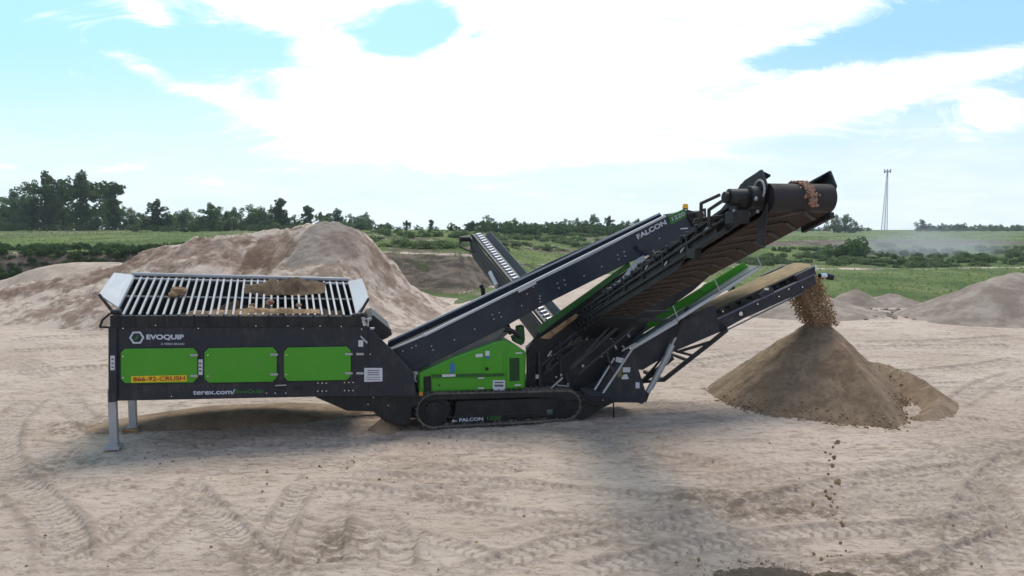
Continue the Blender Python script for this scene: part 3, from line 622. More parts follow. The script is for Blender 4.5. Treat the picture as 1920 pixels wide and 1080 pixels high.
# --- engine housing
tg = .25; ep = [(785,737),(785,701),(850,671),(905,651),(930,641.5),(945,639),(964,645),(987,660),(985,729),(900,733)]
eh = MB(); eh.plate(ep, tg, 1.7); EH = eh.build('engine_housing', GREEN, ME, bevel=.03)
pn = MB()
for P in ([(810,709),(892,707),(892,731),(810,734)], [(800,696),(845,677),(903,660),(904,701),(812,703)], [(910,655),(940,643),(945,700),(908,702)], [(908,706),(946,705),(946,729),(908,730)], [(950,652),(983,663),(982,726),(950,728)]):
    pn.plate(P, tg-.015, tg-.001)
sub(EH, 'door', pn, GREEN, bevel=.006)
vb = MB(); vb.plate([(955,672),(974,671),(974,714),(956,715)], tg-.018, tg-.0155)
VG = sub(EH, 'vent_grille', vb, BLACK)
vs_ = MB()
for y in np.arange(674, 714, 3.2): vs_.plate([(956,y), (973,y-.4), (973,y+1.3), (956,y+1.7)], tg-.03, tg-.019)
sub(EH, 'louvre', vs_, DGREEN)
kn = MB()
for x, y, r in ((912.5,691.5,.04),(801,716,.055),(823,722,.02)): p = M(x, y, tg-.001); kn.tube(p, p+Vector((0, -.03, 0)), r, 14)
kn.plate([(794,706),(808,705),(809,733),(794,734)], tg-.004, tg-.001)
sub(EH, 'filler_cap', kn, BLACK)
lt = MB(); lt.plate([(810,703),(946,701),(946,705),(810,707.5)], tg-.05, tg-.0155); sub(EH, 'ledge', lt, DGREEN)
s2 = MB(); s2.plate([(924,713),(947,713),(947,732),(924,732)], tg-.02, tg-.016); s2.plate([(892,664),(905,663),(905,669),(892,670)], tg-.02, tg-.016); s2.plate([(910,658),(918,658),(918,667),(910,667)], tg-.02, tg-.016)
s2.plate([(829,702),(854,701.5),(854,706),(829,707)], tg-.055, tg-.051)
for x, y in ((896,708),(896,727),(967,661),(965,721)): s2.plate([(x,y), (x+12,y-.5), (x+12,y+2), (x,y+2.5)], tg-.03, tg-.018)
sub(EH, 'sticker', s2, STICK)
s3 = MB(); s3.plate([(927,716),(944,716),(944,718.5),(927,718.5)], tg-.022, tg-.0205); s3.plate([(927,721),(944,721),(944,725),(927,725)], tg-.022, tg-.0205); sub(EH, 'sticker_print', s3, INK)
s4 = MB(); s4.plate([(843,682),(853,681),(853,698),(843,699)], tg-.02, tg-.016); s4.plate([(911,667.5),(918,667.5),(918,673),(911,673)], tg-.02, tg-.016); sub(EH, 'warning_sticker', s4, BLUST)
ex = MB(); ex.path([M(909,610,2.1), M(907,560,2.1), M(905,540,2.1), M(901,534,2.1)], .055, 10); sub(EH, 'exhaust_pipe', ex, BLACK, smooth=True)
gs = MB(); gs.plate([(970,612),(983,610),(985,640),(967,642)], .8, 1.0); gs.plate([(962,632),(972,630),(985,642),(978,648),(965,642)], .6, .9); sub(EH, 'bonnet_hump', gs, DGREEN, bevel=.02)
hz = MB(); hz.path([M(925,628,.5), M(940,618,.5), M(960,620,.5), M(975,632,.5)], .05, 8); hz.plate([(945,602),(952,600),(962,626),(955,628)], .7, .8); sub(EH, 'air_hose', hz, BLACK, smooth=True)
# --- tracks
def crawler(t0, w_, name='crawler_track', lettered=True):
    cL = M(815,784,t0); cR = M(1062,772,t0); r = .37; cL.z = .02+r+.045; cR.z = .02+r+.03; rR = .33; cR.z = .02+rR+.045
    path_ = []
    n = 14
    for i in range(n+1): a = math.pi/2+math.pi*i/n; path_.append((cL.x+r*math.cos(a), cL.z+r*math.sin(a)))
    for i in range(n+1): a = -math.pi/2+math.pi*i/n; path_.append((cR.x+rR*math.cos(a), cR.z+rR*math.sin(a)))
    path_.append(path_[0]); P = np.array(path_); seg = np.hypot(*np.diff(P, axis=0).T); cum = np.concatenate([[0], np.cumsum(seg)]); Lt = cum[-1]; N = 62
    tb = MB()
    for i in range(N):
        d = Lt*i/N; x_ = np.interp(d, cum, P[:, 0]); z_ = np.interp(d, cum, P[:, 1]); d2 = (d+.02) % Lt; dx, dz = np.interp(d2, cum, P[:, 0])-x_, np.interp(d2, cum, P[:, 1])-z_
        L = math.hypot(dx, dz); tx, tz = dx/L, dz/L; nx, nz = tz, -tx; c = Vector((x_, 0, z_)); T_ = Vector((tx, 0, tz)); N_ = Vector((nx, 0, nz)); hw = Lt/N*.46
        tb.prism([c-T_*hw-N_*.015+Vector((0, t0, 0)), c+T_*hw-N_*.015+Vector((0, t0, 0)), c+T_*hw+N_*.012+Vector((0, t0, 0)), c-T_*hw+N_*.012+Vector((0, t0, 0))], (0, w_, 0))
        tb.prism([c-T_*.012+N_*.010+Vector((0, t0, 0)), c+T_*.012+N_*.010+Vector((0, t0, 0)), c+T_*.008+N_*.045+Vector((0, t0, 0)), c-T_*.008+N_*.045+Vector((0, t0, 0))], (0, w_, 0))
        tb.box((x_-nx*.03, t0+w_/2, z_-nz*.03), (.10, .16, .05))
    TK = tb.build(name, TRACKM, ME)
    fr = MB(); zl = cL.z; fr.prism([(cL.x+.48, t0+.06, zl+.17), (cR.x-.1, t0+.06, cR.z+.17), (cR.x+.05, t0+.06, cR.z-.05), (cR.x-.1, t0+.06, cR.z-.24), (cL.x+.42, t0+.06, zl-.24)], (0, w_-.12, 0))
    fr.beam((cL.x+.3, t0+.04, zl-.17), (cR.x-.05, t0+.04, cR.z-.15), .05, .03); FR = sub(TK, 'track_frame', fr, BLACK, bevel=.01)
    wh = MB()
    for c, q in ((cL, r-.03), (cR, rR-.03)):
        wh.mark(); p = Vector((c.x, t0+.10, c.z)); wh.tube(p, p+Vector((0, w_-.2, 0)), q, 28); wh.tube(p+Vector((0, -.07, 0)), p, q*.55, 20); wh.tube(p+Vector((0, -.10, 0)), p+Vector((0, -.06, 0)), q*.25, 12)
        for i in range(16): a = i*math.pi/8; e = p+Vector((math.cos(a)*q, .05, math.sin(a)*q)); wh.box(e, (.06, .12, .06))
        for i in range(8): a = i*math.pi/4; e = p+Vector((math.cos(a)*q*.42, -.08, math.sin(a)*q*.42)); wh.tube(e, e+Vector((0, .03, 0)), .018, 6)
    for i in range(7): x_ = cL.x+.5+i*(cR.x-cL.x-.8)/6; wh.mark(); p = Vector((x_, t0+.12, .02+.14)); wh.tube(p, p+Vector((0, w_-.24, 0)), .11, 14)
    sub(TK, 'wheel', wh, BLACK, smooth=True)
    return TK, FR, cL, cR
TK, FR, cL, cR = crawler(.10, .45); crawler(1.42, .45)
tt = .155
text('the', M(847,791.5,tt), M(857,791,tt), .06, WHT, TK, bold=.03); text('FALCON', M(861,790.5,tt), M(906,788,tt), .075, WHT, TK, bold=.03); text('1220', M(913,787.5,tt), M(939,786,tt), .085, GRNT, TK, bold=.03)
gb2 = MB(); gb2.box(M(1030,772,tt)+Vector((0, -.02, 0)), (.13, .03, .10)); sub(TK, 'decal', gb2, SLATE)
# --- feed conveyor
tn, tf = .42, 1.72
nearp = [(722,662),(735,655),(800,627),(1000,531),(1110,478),(1246,406),(1262,402),(1290,393),(1322,402),(1318,420),(1290,448),(1183,491),(1017,573),(948,612),(787,692),(770,699),(735,690)]
fc = MB().plate(nearp, tn, tn+.05)
farp = [(722,664),(728,641),(850,584),(1030,492),(1237,400),(1250,412),(1180,470),(1017,560),(800,668),(740,690)]
fc.plate(farp, tf, tf+.05)
FC = fc.build('feed_conveyor', NAVY2, ME, bevel=.01)
fl = MB(); fl.beam(M(795,629,tn-.02), M(1247,405,tn-.02), .09, .045); fl.beam(M(735,654,tn-.02), M(795,629,tn-.02), .05, .03); fl.plate([(969,541),(1003,525),(1006,532),(973,549)], tn-.06, tn-.01)
fl.beam(M(728,640,tf), M(1237,400,tf), .07, .04); sub(FC, 'flange', fl, LGREY)  # pale grey of these lips stands in for reflected light along the edges
fbelt = MB(); a0, a1 = M(735,672,tn+.05), M(1290,410,tn+.05); fbelt.prism([a0+Vector((0, 0, .05)), a1, a1-Vector((0, 0, .05)), a0], (0, tf-tn-.06, 0)); sub(FC, 'belt', fbelt, RUBBER)
fh = MB(); fh.plate([(787,692),(948,612),(962,618),(935,640),(850,670),(787,699)], tn+.1, tf-.1); fh.plate([(800,667),(930,606),(948,616),(930,640),(805,688)], tn+.03, tn+.08); sub(FC, 'belly_pan', fh, paint('taupe_panel', (.10, .095, .10), .35, .3), bevel=.01)
jp = MB(); jp.plate([(962,554),(1000,534),(1010,572),(968,594)], tn-.012, tn-.001)
for (x, y) in ((800,660),(850,640),): pass
jp.plate([(757,690),(810,666),(811,668),(758,693)], tn-.02, tn-.001); sub(FC, 'joint_plate', jp, NAVY, bevel=.004)
fb_ = MB(); bolts(fb_, [(733,668),(755,658),(772,652),(780,648),(809,649),(812,656),(852,637),(890,617),(923,590),(926,598),(936,586),(940,594),(978,573),(988,551),(1012,560),(1013,566),(1045,531),(1048,540),(1058,525),(1060,534),(1095,517),(1128,500),(1158,478),(1160,486),(1170,472),(1172,480),(1236,447),(1000,538),(1012,555)], tn-.001, .017); sub(FC, 'bolt', fb_, GALV)
text('FALCON', M(1196,449,tn), M(1250,420,tn), .115, WHT, FC, bold=.03, lift=.006)
gp = MB().plate([(1253,405),(1284,391),(1290,405),(1258,421)], tn-.02, tn-.002); GP = sub(FC, 'number_plate', gp, GRNT)
text('1220', M(1261,414,tn-.02), M(1284,403,tn-.02), .085, WHT, FC, bold=.0)
bc = MB(); p = M(1285,393,.55); bc.tube(p, p+Vector((0, 0, .03)), .06, 12); BC = sub(FC, 'beacon_base', bc, BLACK); bc = MB(); bc.tube(p+Vector((0, 0, .03)), p+Vector((0, 0, .13)), .075, 14, .055); sub(FC, 'beacon_lens', bc, AMBER, smooth=True)
hd = MB(); hd.plate([(1288,400),(1300,398),(1322,394),(1324,415),(1300,425)], .35, 1.7); hd.tube(M(1312,405,.2), M(1312,405,1.8), .1, 14); hd.plate([(1316,392),(1324,390),(1325,408),(1318,410)], .25, .32); sub(FC, 'head_drive', hd, BLACK, bevel=.008)
hw = MB(); hw.plate([(1311,400),(1320,396),(1321,410),(1313,413)], .22, .25); hw.plate([(1275,450),(1284,440),(1288,442),(1279,452)], tn-.04, tn-.01); hw.plate([(1276,428),(1290,427),(1290,429),(1276,430)], tn-.03, tn-.002); sub(FC, 'sticker', hw, STICK)
# --- screen box
sp_ = [(988,658),(1012,618),(1030,606),(1100,560),(1190,498),(1290,440),(1330,410),(1400,415),(1400,455),(1300,545),(1215,605),(1190,640),(1150,700),(1110,738),(988,738)]
sb = MB().plate(sp_, .62, .70); sb.plate(sp_, 1.55, 1.62); sb.plate([(1000,660),(1040,620),(1200,510),(1320,440),(1290,530),(1180,625),(1100,720),(1005,725)], .72, 1.5)
SB = sb.build('screen_box', BLACK, ME, bevel=.01)
g1 = MB(); g1.quad(M(1008,615,.50), M(1180,492,.50), M(1183,500,.50), M(1012,626,.50), .06); g1.quad(M(1010,611,1.0), M(1165,502,1.0), M(1180,494,.52), M(1010,616,.52), .03); sub(SB, 'side_rail', g1, DGREEN, bevel=.004)
ol = MB().quad(M(1013,634,.48), M(1120,562,.48), M(1120,566,.48), M(1030,636,.48), .05); sub(SB, 'spill_ledge', ol, CLOD)
cs = MB()
pts = [(1140,541),(1165,522),(1182,500),(1192,487),(1207,478)]
for (x0_, y0_), (x1_, y1_) in zip(pts[:-1], pts[1:]): cs.quad(M(x0_, y0_, .40), M(x1_, y1_, .40), M(x1_+3, y1_+9, .30), M(x0_+5, y0_+7, .30), .02)
sub(SB, 'chute_lip', cs, LGREY)
rb = MB()
for a, b, t, w_ in (((1069,692),(1172,600),-.25,.08),((1172,600),(1236,520),-.55,.07),((1085,700),(1190,612),-.2,.06),((1130,640),(1150,700),-.1,.05),((1175,600),(1260,600),-.5,.06),((1172,585),(1255,583),-.5,.04),((1020,700),(1190,560),.52,.06),((1040,655),(1240,500),.52,.07),((1100,660),(1180,570),-.3,.05),((1130,700),(1215,612),.50,.06),((1060,700),(1075,740),.45,.07),((1000,735),(1110,738),.3,.10),((1010,660),(1012,735),.5,.10),((1050,640),(1052,735),.5,.08)):
    rb.beam(M(*a, t), M(*b, t), .06, w_)
for x, y in ((1030,690),(1085,640),(1120,610),(1150,590),(1050,670)):
    p = M(x, y, .5); rb.tube(p, p+Vector((0, .1, 0)), .09, 12)
sub(SB, 'support_rib', rb, NAVY, bevel=.006)
bt = MB()
for x, y, r in ((1007,706,.045),(1093,686,.03),(1128,668,.02),(1052,703,.025),(1043,707,.02),(1100,636,.018),(1145,635,.016),(1033,666,.012),(1065,720,.02),(1150,618,.018),(1108,601,.016),(1225,470,.018)):
    p = M(x, y, .36); bt.box(p, (r*1.6, .03, r*2))
bt.beam(M(1025,735,.3), M(1055,708,.3), .03, .035); bt.beam(M(1027,668,.38), M(1034,658,.38), .02, .03); bt.beam(M(1044,722,.3), M(1066,724,.3), .02, .02)
sub(SB, 'fitting', bt, GALV)
hs = MB()
for k in range(7):
    x0_, y0_ = 1015+k*14, 690-k*9; hs.path([M(x0_, y0_+random.uniform(-8, 8), .42), M(x0_+18, y0_-22, .38), M(x0_+40, y0_-26+random.uniform(-8, 8), .40), M(x0_+58, y0_-52, .42)], .014, 6)
sub(SB, 'hydraulic_hose', hs, RUBBER, smooth=True)
# green covered chute on the near side: silver lip, slate sheet, green back
gc1 = MB().quad(M(1188,648,.30), M(1424,499,.30), M(1424,505,.30), M(1190,654,.30), .05); gc1.quad(M(1183,651,.27), M(1270,601,.27), M(1271,606,.27), M(1186,656,.27), .04)
CV = gc1.build('walkway_edge', LGREY, ME, bevel=.004)
gs1 = MB().quad(M(1186,648,.31), M(1424,499,.31), M(1406,500,.95), M(1184,642,.95), .02); sub(CV, 'walkway_deck', gs1, SLATE)
gg = MB().quad(M(1142,645,.97), M(1394,492,.97), M(1404,501,.97), M(1150,660,.97), .05)
gg.plate([(1310,545),(1322,533),(1340,526),(1345,534),(1322,548)], .93, .97); gg.plate([(1142,652),(1150,634),(1200,602),(1205,610),(1160,648)], .88, .93); sub(CV, 'kick_board', gg, GREEN, bevel=.004)
tb_ = MB()
for a, b in (((1339,521),(1351,550)), ((1420,482),(1430,504)), ((1262,573),(1273,602)), ((1167,668-20),(1172,655)), ((1150,640),(1156,655)), ((1175,624),(1180,632))): tb_.beam(M(*a, .32), M(*b, .26), .035, .025)
tb_.beam(M(1166,658,.24), M(1192,643,.24), .03, .03); sub(CV, 'clamp', tb_, GALV)
# --- tail conveyor
ta, tz_ = .50, 1.70
tc_ = MB()
side_ = [(1187,652),(1330,575),(1337,571),(1341,597),(1344,596),(1526,500),(1531,514),(1531,533),(1504,548),(1393,597),(1363,618),(1330,631),(1262,660),(1205,694),(1180,690)]
low_ = [(1344,597),(1527,513),(1531,533),(1504,548),(1393,598),(1363,618),(1330,632)]
tc_.plate([(1187,652),(1330,575),(1340,572),(1347,600),(1366,616),(1330,631),(1262,660),(1205,694),(1175,690)], ta, ta+.05)
tc_.plate([(1340,600),(1527,513),(1531,533),(1504,548),(1393,598),(1350,622)], ta, ta+.08)
tc_.plate([(1491,517),(1526,500),(1531,514),(1498,531)], ta-.02, ta+.04); tc_.plate([(1424,553),(1440,538),(1450,540),(1452,548),(1426,562)], ta-.03, ta+.03)
tc_.plate([(1340,600),(1527,513),(1531,533),(1504,548),(1393,598),(1350,622)], tz_, tz_+.08)
tc_.plate([(1428,517),(1472,497),(1474,503),(1434,522)], tz_+.0, tz_+.1); tc_.plate([(1364,549),(1377,536),(1380,543),(1372,549)], tz_, tz_+.05)
for x, y in ((1345,607),(1400,583),(1450,560),(1500,536)): p = M(x, y, ta+.08); tc_.beam(p, p+Vector((0, tz_-ta-.08, 0)), .05, .05)
TC = tc_.build('tail_conveyor', NAVY, ME, bevel=.008)
tfl = MB(); tfl.beam(M(1344,598,ta-.02), M(1527,514,ta-.02), .05, .03); tfl.beam(M(1363,619,ta-.01), M(1504,549,ta-.01), .05, .02); sub(TC, 'flange', tfl, paint('rail_edge', (.10, .11, .15), .4, .2))
b0, b1 = M(1296,590,ta+.12), M(1517,503,ta+.12); b0 = M(1340,582,ta+.12); s0 = (b1-b0); bs = b0-s0*.45
tbt = MB(); tbt.prism([bs, b1, b1-Vector((0, 0, .03)), bs-Vector((0, 0, .03))], (0, tz_-ta-.2, 0)); rp = b1+Vector((.02, 0, -.16)); rq = bs+Vector((0, 0, -.3)); tbt.prism([rq, rp, rp-Vector((0, 0, .03)), rq-Vector((0, 0, .03))], (0, tz_-ta-.2, 0)); sub(TC, 'belt', tbt, RUBBER)
dr = MB(); dr.tube(b1+Vector((.04, -.02, -.10)), b1+Vector((.04, tz_-ta-.1, -.10)), .11, 20); sub(TC, 'head_drum', dr, RUBBER, smooth=True)
mo = MB(); p = M(1536,517,.45); mo.tube(p, M(1553,518,.45), .055, 12); mo.tube(M(1550,518,.45), M(1561,520,.45), .075, 12); mo.tube(M(1543,512,.5), M(1543,523,.5), .03, 8); sub(TC, 'drive_motor', mo, BLACK, smooth=True)
mc = MB(); mc.tube(M(1538,517,.43), M(1549,517,.43), .06, 12); mc.box(M(1529,502,ta-.03), (.05, .05, .13)); mc.box(M(1437,542,ta-.03), (.10, .04, .05)); p = M(1388,588,ta-.02); mc.tube(p, p+Vector((0, -.03, 0)), .05, 10)
for x, y in ((1355,584),(1478,542),(1504,538),(1460,556),(1420,570)): p = M(x, y, ta-.02); mc.tube(p, p+Vector((0, -.02, 0)), .02, 8)
sub(TC, 'fitting', mc, CHROME)
ro_ = MB()
for x, y in ((1352,585),(1372,577),(1393,568),(1413,559),(1458,538),(1478,529)): p = M(x, y, ta+.09); ro_.tube(p, p+Vector((0, .9, -.0)), .045, 10)
sub(TC, 'roller', ro_, BLACK, smooth=True)
tr_ = MB()
for t in (ta, tz_): 
    for a, b, w_ in (((1243,713),(1336,640),.10),((1336,640),(1363,618),.10),((1266,658),(1300,667),.06),((1270,660),(1335,640),.06),((1204,716),(1262,670),.10),((1204,716),(1243,713),.06),((1204,715),(1226,690),.05),((1190,692),(1204,716),.05),((1215,704),(1240,672),.04)): tr_.beam(M(*a, t), M(*b, t), .05, w_)
tr_.beam(M(1243,713,ta), M(1243,713,ta)+Vector((0, 1.1, 0)), .08, .08); tr_.beam(M(1290,676,ta), M(1290,676,ta)+Vector((0, 1.1, 0)), .06, .06)
sub(TC, 'lower_truss', tr_, BLACK)
cy = MB(); cy.tube(M(1214,736,.35), M(1252,664,.35), .062, 14); cy.tube(M(1252,664,.35), M(1260,646,.35), .075, 14); cy.tube(M(1260,646,.35), M(1267,632,.35), .03, 10); cy.tube(M(1222,730,.40), M(1256,668,.40), .028, 8); sub(TC, 'hydraulic_cylinder', cy, GALV, smooth=True)
cy2 = MB(); cy2.beam(M(1266,634,.35), M(1290,575,.35), .05, .06); cy2.beam(M(1213,735,.35), M(1207,752,.35), .1, .1); sub(TC, 'cylinder_bracket', cy2, BLACK)
# rear support panel, ladder, step
rs = MB(); rs.plate([(1150,755),(1120,735),(1140,700),(1172,660),(1186,655),(1200,700),(1212,738),(1210,754),(1203,758),(1196,755)], .25, .35); rs.plate([(1100,730),(1160,700),(1200,740),(1200,752),(1150,755),(1110,776)], .36, 1.6); RS = sub(ME, 'support_panel', rs, NAVY, bevel=.01)
rsk = MB()
for P in ([(1156,669),(1170,672),(1166,681),(1154,678)], [(1168,689),(1182,689),(1181,698),(1168,698)], [(1165,709),(1170,702),(1176,702),(1179,711),(1166,711)], [(1192,717),(1199,717),(1199,728),(1192,728)]): rsk.plate(P, .235, .249)
sub(RS, 'sticker', rsk, STICK); yp = MB().plate([(1160,692),(1166,686),(1166,705),(1158,708)], .236, .249); sub(RS, 'safety_strip', yp, paint('olive_strip', (.16, .15, .03), .6, .2))
ld = MB(); ld.tube(M(1115,731,.0), M(1152,671,.12), .022, 8); ld.tube(M(1130,738,-.05), M(1185,655,.12), .024, 8); LD = ld.build('ladder', LGREY, ME, smooth=True)
lr = MB()
for k in (.15, .4, .65, .9): lr.beam(M(1115,731,.0).lerp(M(1152,671,.12), k), M(1130,738,-.05).lerp(M(1165,684,.08), k), .03, .02)
sub(LD, 'rung', lr, BLACK)
sp2 = MB(); sp2.quad(M(1088,727,.1), M(1140,730,.1), M(1146,741,-.15), M(1108,742,-.15), .03); sp2.plate([(1088,729),(1146,743),(1112,752),(1100,745)], .05, .1); sub(ME, 'step', sp2, NAVY, bevel=.005)
sl_ = MB(); sl_.tube(M(1150,752,.2), M(1151,783,.2), .018, 8); sub(ME, 'support_prop', sl_, BLACK)
mm = MB(); mm.plate([(1110,745),(1150,750),(1108,778),(1080,795),(1075,760)], .3, 1.5); sub(ME, 'belly_frame', mm, BLACK)
# --- far side conveyor (rises away from the camera on the far side)
_f0, _f1 = M(1042,622,1.95), M(897,447,8.2); fa_ = (_f1-_f0); LF = fa_.length; fa_.normalize(); fb__ = Vector((fa_.y, -fa_.x, 0)).normalized(); fc__ = fb__.cross(fa_)
def FP(a, b, c): return _f0+fa_*a+fb__*b*.68+fc__*c

ff = MB()
for b in (-.42, .42):
    ff.beam(FP(0, b, .02), FP(LF, b, .02), .05, .10); ff.beam(FP(0, b, -.42), FP(LF-.6, b, -.42), .05, .07); ff.beam(FP(LF-.6, b, -.42), FP(LF, b, -.05), .05, .07)
    for k in range(10): ff.beam(FP(k*.72, b, -.42), FP(k*.72, b, 0), .04, .05)
FS = ff.build('far_conveyor', NAVY, ME)
fb2 = MB(); fb2.prism([FP(0, -.36, .12), FP(0, .22, .12), FP(0, .22, .15), FP(0, -.36, .15)], FP(LF, 0, 0)-FP(0, 0, 0)); fb2.tube(FP(LF, -.36, .0), FP(LF, .36, .0), .15, 18); sub(FS, 'belt', fb2, paint('grey_belt', (.035, .034, .036), .5, .03))
cl_ = MB()
for k in range(34):
    a = .15+k*.20
    if a < LF: cl_.tube(FP(a, -.20, .165), FP(a+.08, .06, .172), .040, 8, .034)
sub(FS, 'cleat', cl_, paint('glint_cleats', (.62, .61, .62), .35, .0, .2))  # pale cleat colour carries the specular glint on the ridges
fm = MB(); fm.tube(FP(LF-.05, -.95, .0), FP(LF-.05, -.45, .0), .09, 12); fm.path([FP(LF-.05, -.9, -.05), FP(LF-.3, -1.0, -.15), FP(LF-.5, -.75, -.2), FP(LF-.7, -.45, -.2)], .03); sub(FS, 'drive_motor', fm, BLACK, smooth=True)
fsk = MB(); fsk.prism([FP(0, .20, .1), FP(LF-.2, .20, .1), FP(LF-.2, .42, .32), FP(0, .42, .32)], (.02, 0, 0)); fsk.prism([FP(0, -.37, .1), FP(LF-.2, -.37, .1), FP(LF-.2, -.42, .22), FP(0, -.42, .22)], (.02, 0, 0)); sub(FS, 'skirt', fsk, paint('skirt_grey', (.022, .024, .032), .6, .05))
fpn = MB(); fpn.prism([FP(.1, -.47, -.38), FP(LF-.7, -.47, -.38), FP(LF-.3, -.47, -.02), FP(.1, -.47, -.02)], (.02, 0, 0)); sub(FS, 'side_panel', fpn, BLACK)
fcy = MB(); fcy.tube(FP(2.3, -.52, -.30), FP(3.0, -.52, -.18), .07, 10); fcy.tube(FP(3.5, -.52, -.28), FP(4.2, -.52, -.16), .07, 10); sub(FS, 'hydraulic_cylinder', fcy, LGREY, smooth=True)
# --- near side conveyor (rises towards the camera)
HEADT = M(1497,372,-7.45); sC = HEADT.x; zH = HEADT.z
FOOT = M(1112,604,.9); ax_ = (Vector((sC, -7.45, zH))-FOOT); LN = ax_.length; ea = ax_.normalized(); eb = Vector((-ea.y, ea.x, 0)).normalized(); ec = eb.cross(ea)
if ec.z < 0: ec = -ec
def NP(a, b, c): return FOOT+ea*a+eb*b+ec*c
BWD = .385
nf = MB()
for b in (-.48, .43):
    nf.prism([NP(.4, b, -.07), NP(LN-1.0, b, -.09), NP(LN-.9, b, .14), NP(.4, b, .12)] if b < 0 else [NP(.4, b, -.10), NP(LN-.9, b, -.10), NP(LN-.9, b, .20), NP(.4, b, .20)], eb*.03)
    nf.beam(NP(.4, b, .13), NP(LN-.3, b, .16), .09, .05, ec); nf.beam(NP(.2, b, -.09), NP(LN-.9, b, -.11), .08, .05, ec); nf.beam(NP(.4, b-.02, .03), NP(LN-1, b-.02, .03), .05, .03, ec)
    nf.prism([NP(.4, b, -.07), NP(LN-2.2, b, -.08), NP(LN-2.6, b, -.24), NP(.4, b, -.24)], eb*.02) if b < 0 else None
    if b < 0: nf.beam(NP(LN-2.3, b, -.10), NP(LN-1.9, b, -.24), .05, .05, ec); nf.box(NP(LN-2.0, b, -.15), (.1, .25, .14))
    for k in np.arange(.9, LN-1, .95): nf.beam(NP(k, b-.02, -.10), NP(k, b-.02, .14), .05, .05, ea)
    nf.prism([NP(LN-1.2, b, -.14), NP(LN-.05, b, -.12), NP(LN+.13, b, .12), NP(LN+.06, b, .34), NP(LN-.36, b, .36), NP(LN-1.2, b, .18)], eb*.03)
for a in np.arange(.8, LN-.5, .9): nf.beam(NP(a, -.46, .0), NP(a, .46, .0), .06, .05, ec)
nf.prism([NP(-.3, -.48, -.45), NP(1.9, -.48, -.26), NP(1.9, -.48, .12), NP(-.3, -.48, .12)], eb*.93)
for k in np.arange(.0, 1.9, .32): nf.beam(NP(k, -.50, -.40+.07*k), NP(k, -.50, .12), .05, .06, ea)
for c in (-.05, -.22): nf.beam(NP(-.3, -.51, c), NP(2.4, -.51, c), .05, .04, ec)
for k in np.arange(2.6, LN-1.3, .55): nf.tube(NP(k, -.53, .20), NP(k, -.53, .08), .03, 8); nf.box(NP(k+.2, -.50, .18), (.06, .12, .05))
NF = nf.build('side_conveyor', BLACK, ME, bevel=.006)
nb_ = MB(); RD = .21
nb_.prism([NP(0, -BWD, .15), NP(0, BWD, .15), NP(0, BWD, .172), NP(0, -BWD, .172)], ea*LN)
nb_.prism([NP(.2, -BWD, -.175), NP(.2, BWD, -.175), NP(.2, BWD, -.15), NP(.2, -BWD, -.15)], ea*(LN-.2))
NBELT = sub(NF, 'belt', nb_, DIRTYBELT)
nd = MB(); nd.tube(NP(LN, -BWD-.03, .0), NP(LN, BWD+.02, .0), .176, 40); sub(NF, 'head_drum', nd, paint('drum_rubber', (.014, .013, .015), .5, .45, dustcol=(.055, .036, .028)), smooth=True)
cv = MB()
for a in np.arange(.5, LN-.15, .42):
    cv.beam(NP(a+.30, -.02, -.185), NP(a, -.34, -.185), .05, .028, ec); cv.beam(NP(a+.30, .02, -.185), NP(a, .34, -.185), .05, .028, ec)
sub(NF, 'chevron_cleat', cv, RUBBER)
nm = MB(); nm.tube(NP(LN-.10, -.86, .04), NP(LN-.10, -.62, .04), .105, 16); nm.tube(NP(LN-.06, -.62, .03), NP(LN-.06, -.48, .03), .135, 20); nm.tube(NP(LN-.10, -.92, .04), NP(LN-.10, -.86, .04), .07, 12)
nm.box(NP(LN-.15, -.75, -.2), (.22, .2, .14)); nm.box(NP(LN-.3, -.62, .05), (.16, .2, .2)); nm.prism([NP(LN-.15, -.49, -.25), NP(LN+.1, -.49, -.1), NP(LN-.1, -.49, -.55), NP(LN-.25, -.49, -.5)], (.03, 0, 0)); sub(NF, 'drive_motor', nm, BLACK, bevel=.006, smooth=True)
nr = MB(); nr.mark()
for i in range(16): a0, a1 = math.pi/8*i, math.pi/8*(i+1); nr.tube(NP(LN+.12*math.cos(a0), -.50, .10+.12*math.sin(a0)), NP(LN+.12*math.cos(a1), -.50, .10+.12*math.sin(a1)), .014, 6)
for a, b, c in ((LN-.1, -.8, -.13), (LN+.12, -.62, -.05), (LN-.05, -.52, -.15), (LN-.3, -.5, -.1), (LN-.1, -.9, .0)): nr.mark(); nr.tube(NP(a, b, c), NP(a, b-.02, c), .022, 8)
sub(NF, 'fitting', nr, GALV)
nh = MB(); nh.path([NP(LN-.05, -1.0, .05), NP(LN-.5, -1.02, .1), NP(LN-.8, -.9, .0), NP(LN-1.2, -.5, .1)], .022); nh.path([NP(LN-.05, -.98, -.03), NP(LN-.45, -.95, .0), NP(LN-.9, -.75, -.05), NP(LN-1.3, -.5, .02)], .022); nh.beam(NP(LN-.9, -.95, .0), NP(LN-.85, -.5, .05), .06, .05); nh.path([NP(LN-.3, -.55, .0), NP(LN-2.5, -.50, .05), NP(LN-5, -.50, .05)], .02)
sub(NF, 'hydraulic_hose', nh, RUBBER, smooth=True)
nw = MB(); nw.beam(NP(LN-.66, BWD+.05, -.20), NP(LN-.05, BWD+.07, -.19), .06, .07, ec); nw.beam(NP(LN-.30, BWD+.07, -.15), NP(LN-.12, BWD+.07, .0), .05, .05, ec); sub(NF, 'belt_scraper', nw, BLACK)
nz_ = MB(); nz_.prism([NP(LN-.5, -.47, .33), NP(LN+.02, -.47, .33), NP(LN+.02, -.34, .27), NP(LN-.5, -.34, .27)], (0, 0, .02)); nz_.prism([NP(LN-.5, .45, .33), NP(LN+.02, .45, .33), NP(LN+.02, .34, .27), NP(LN-.5, .34, .27)], (0, 0, .02)); sub(NF, 'skirt', nz_, BLACK)
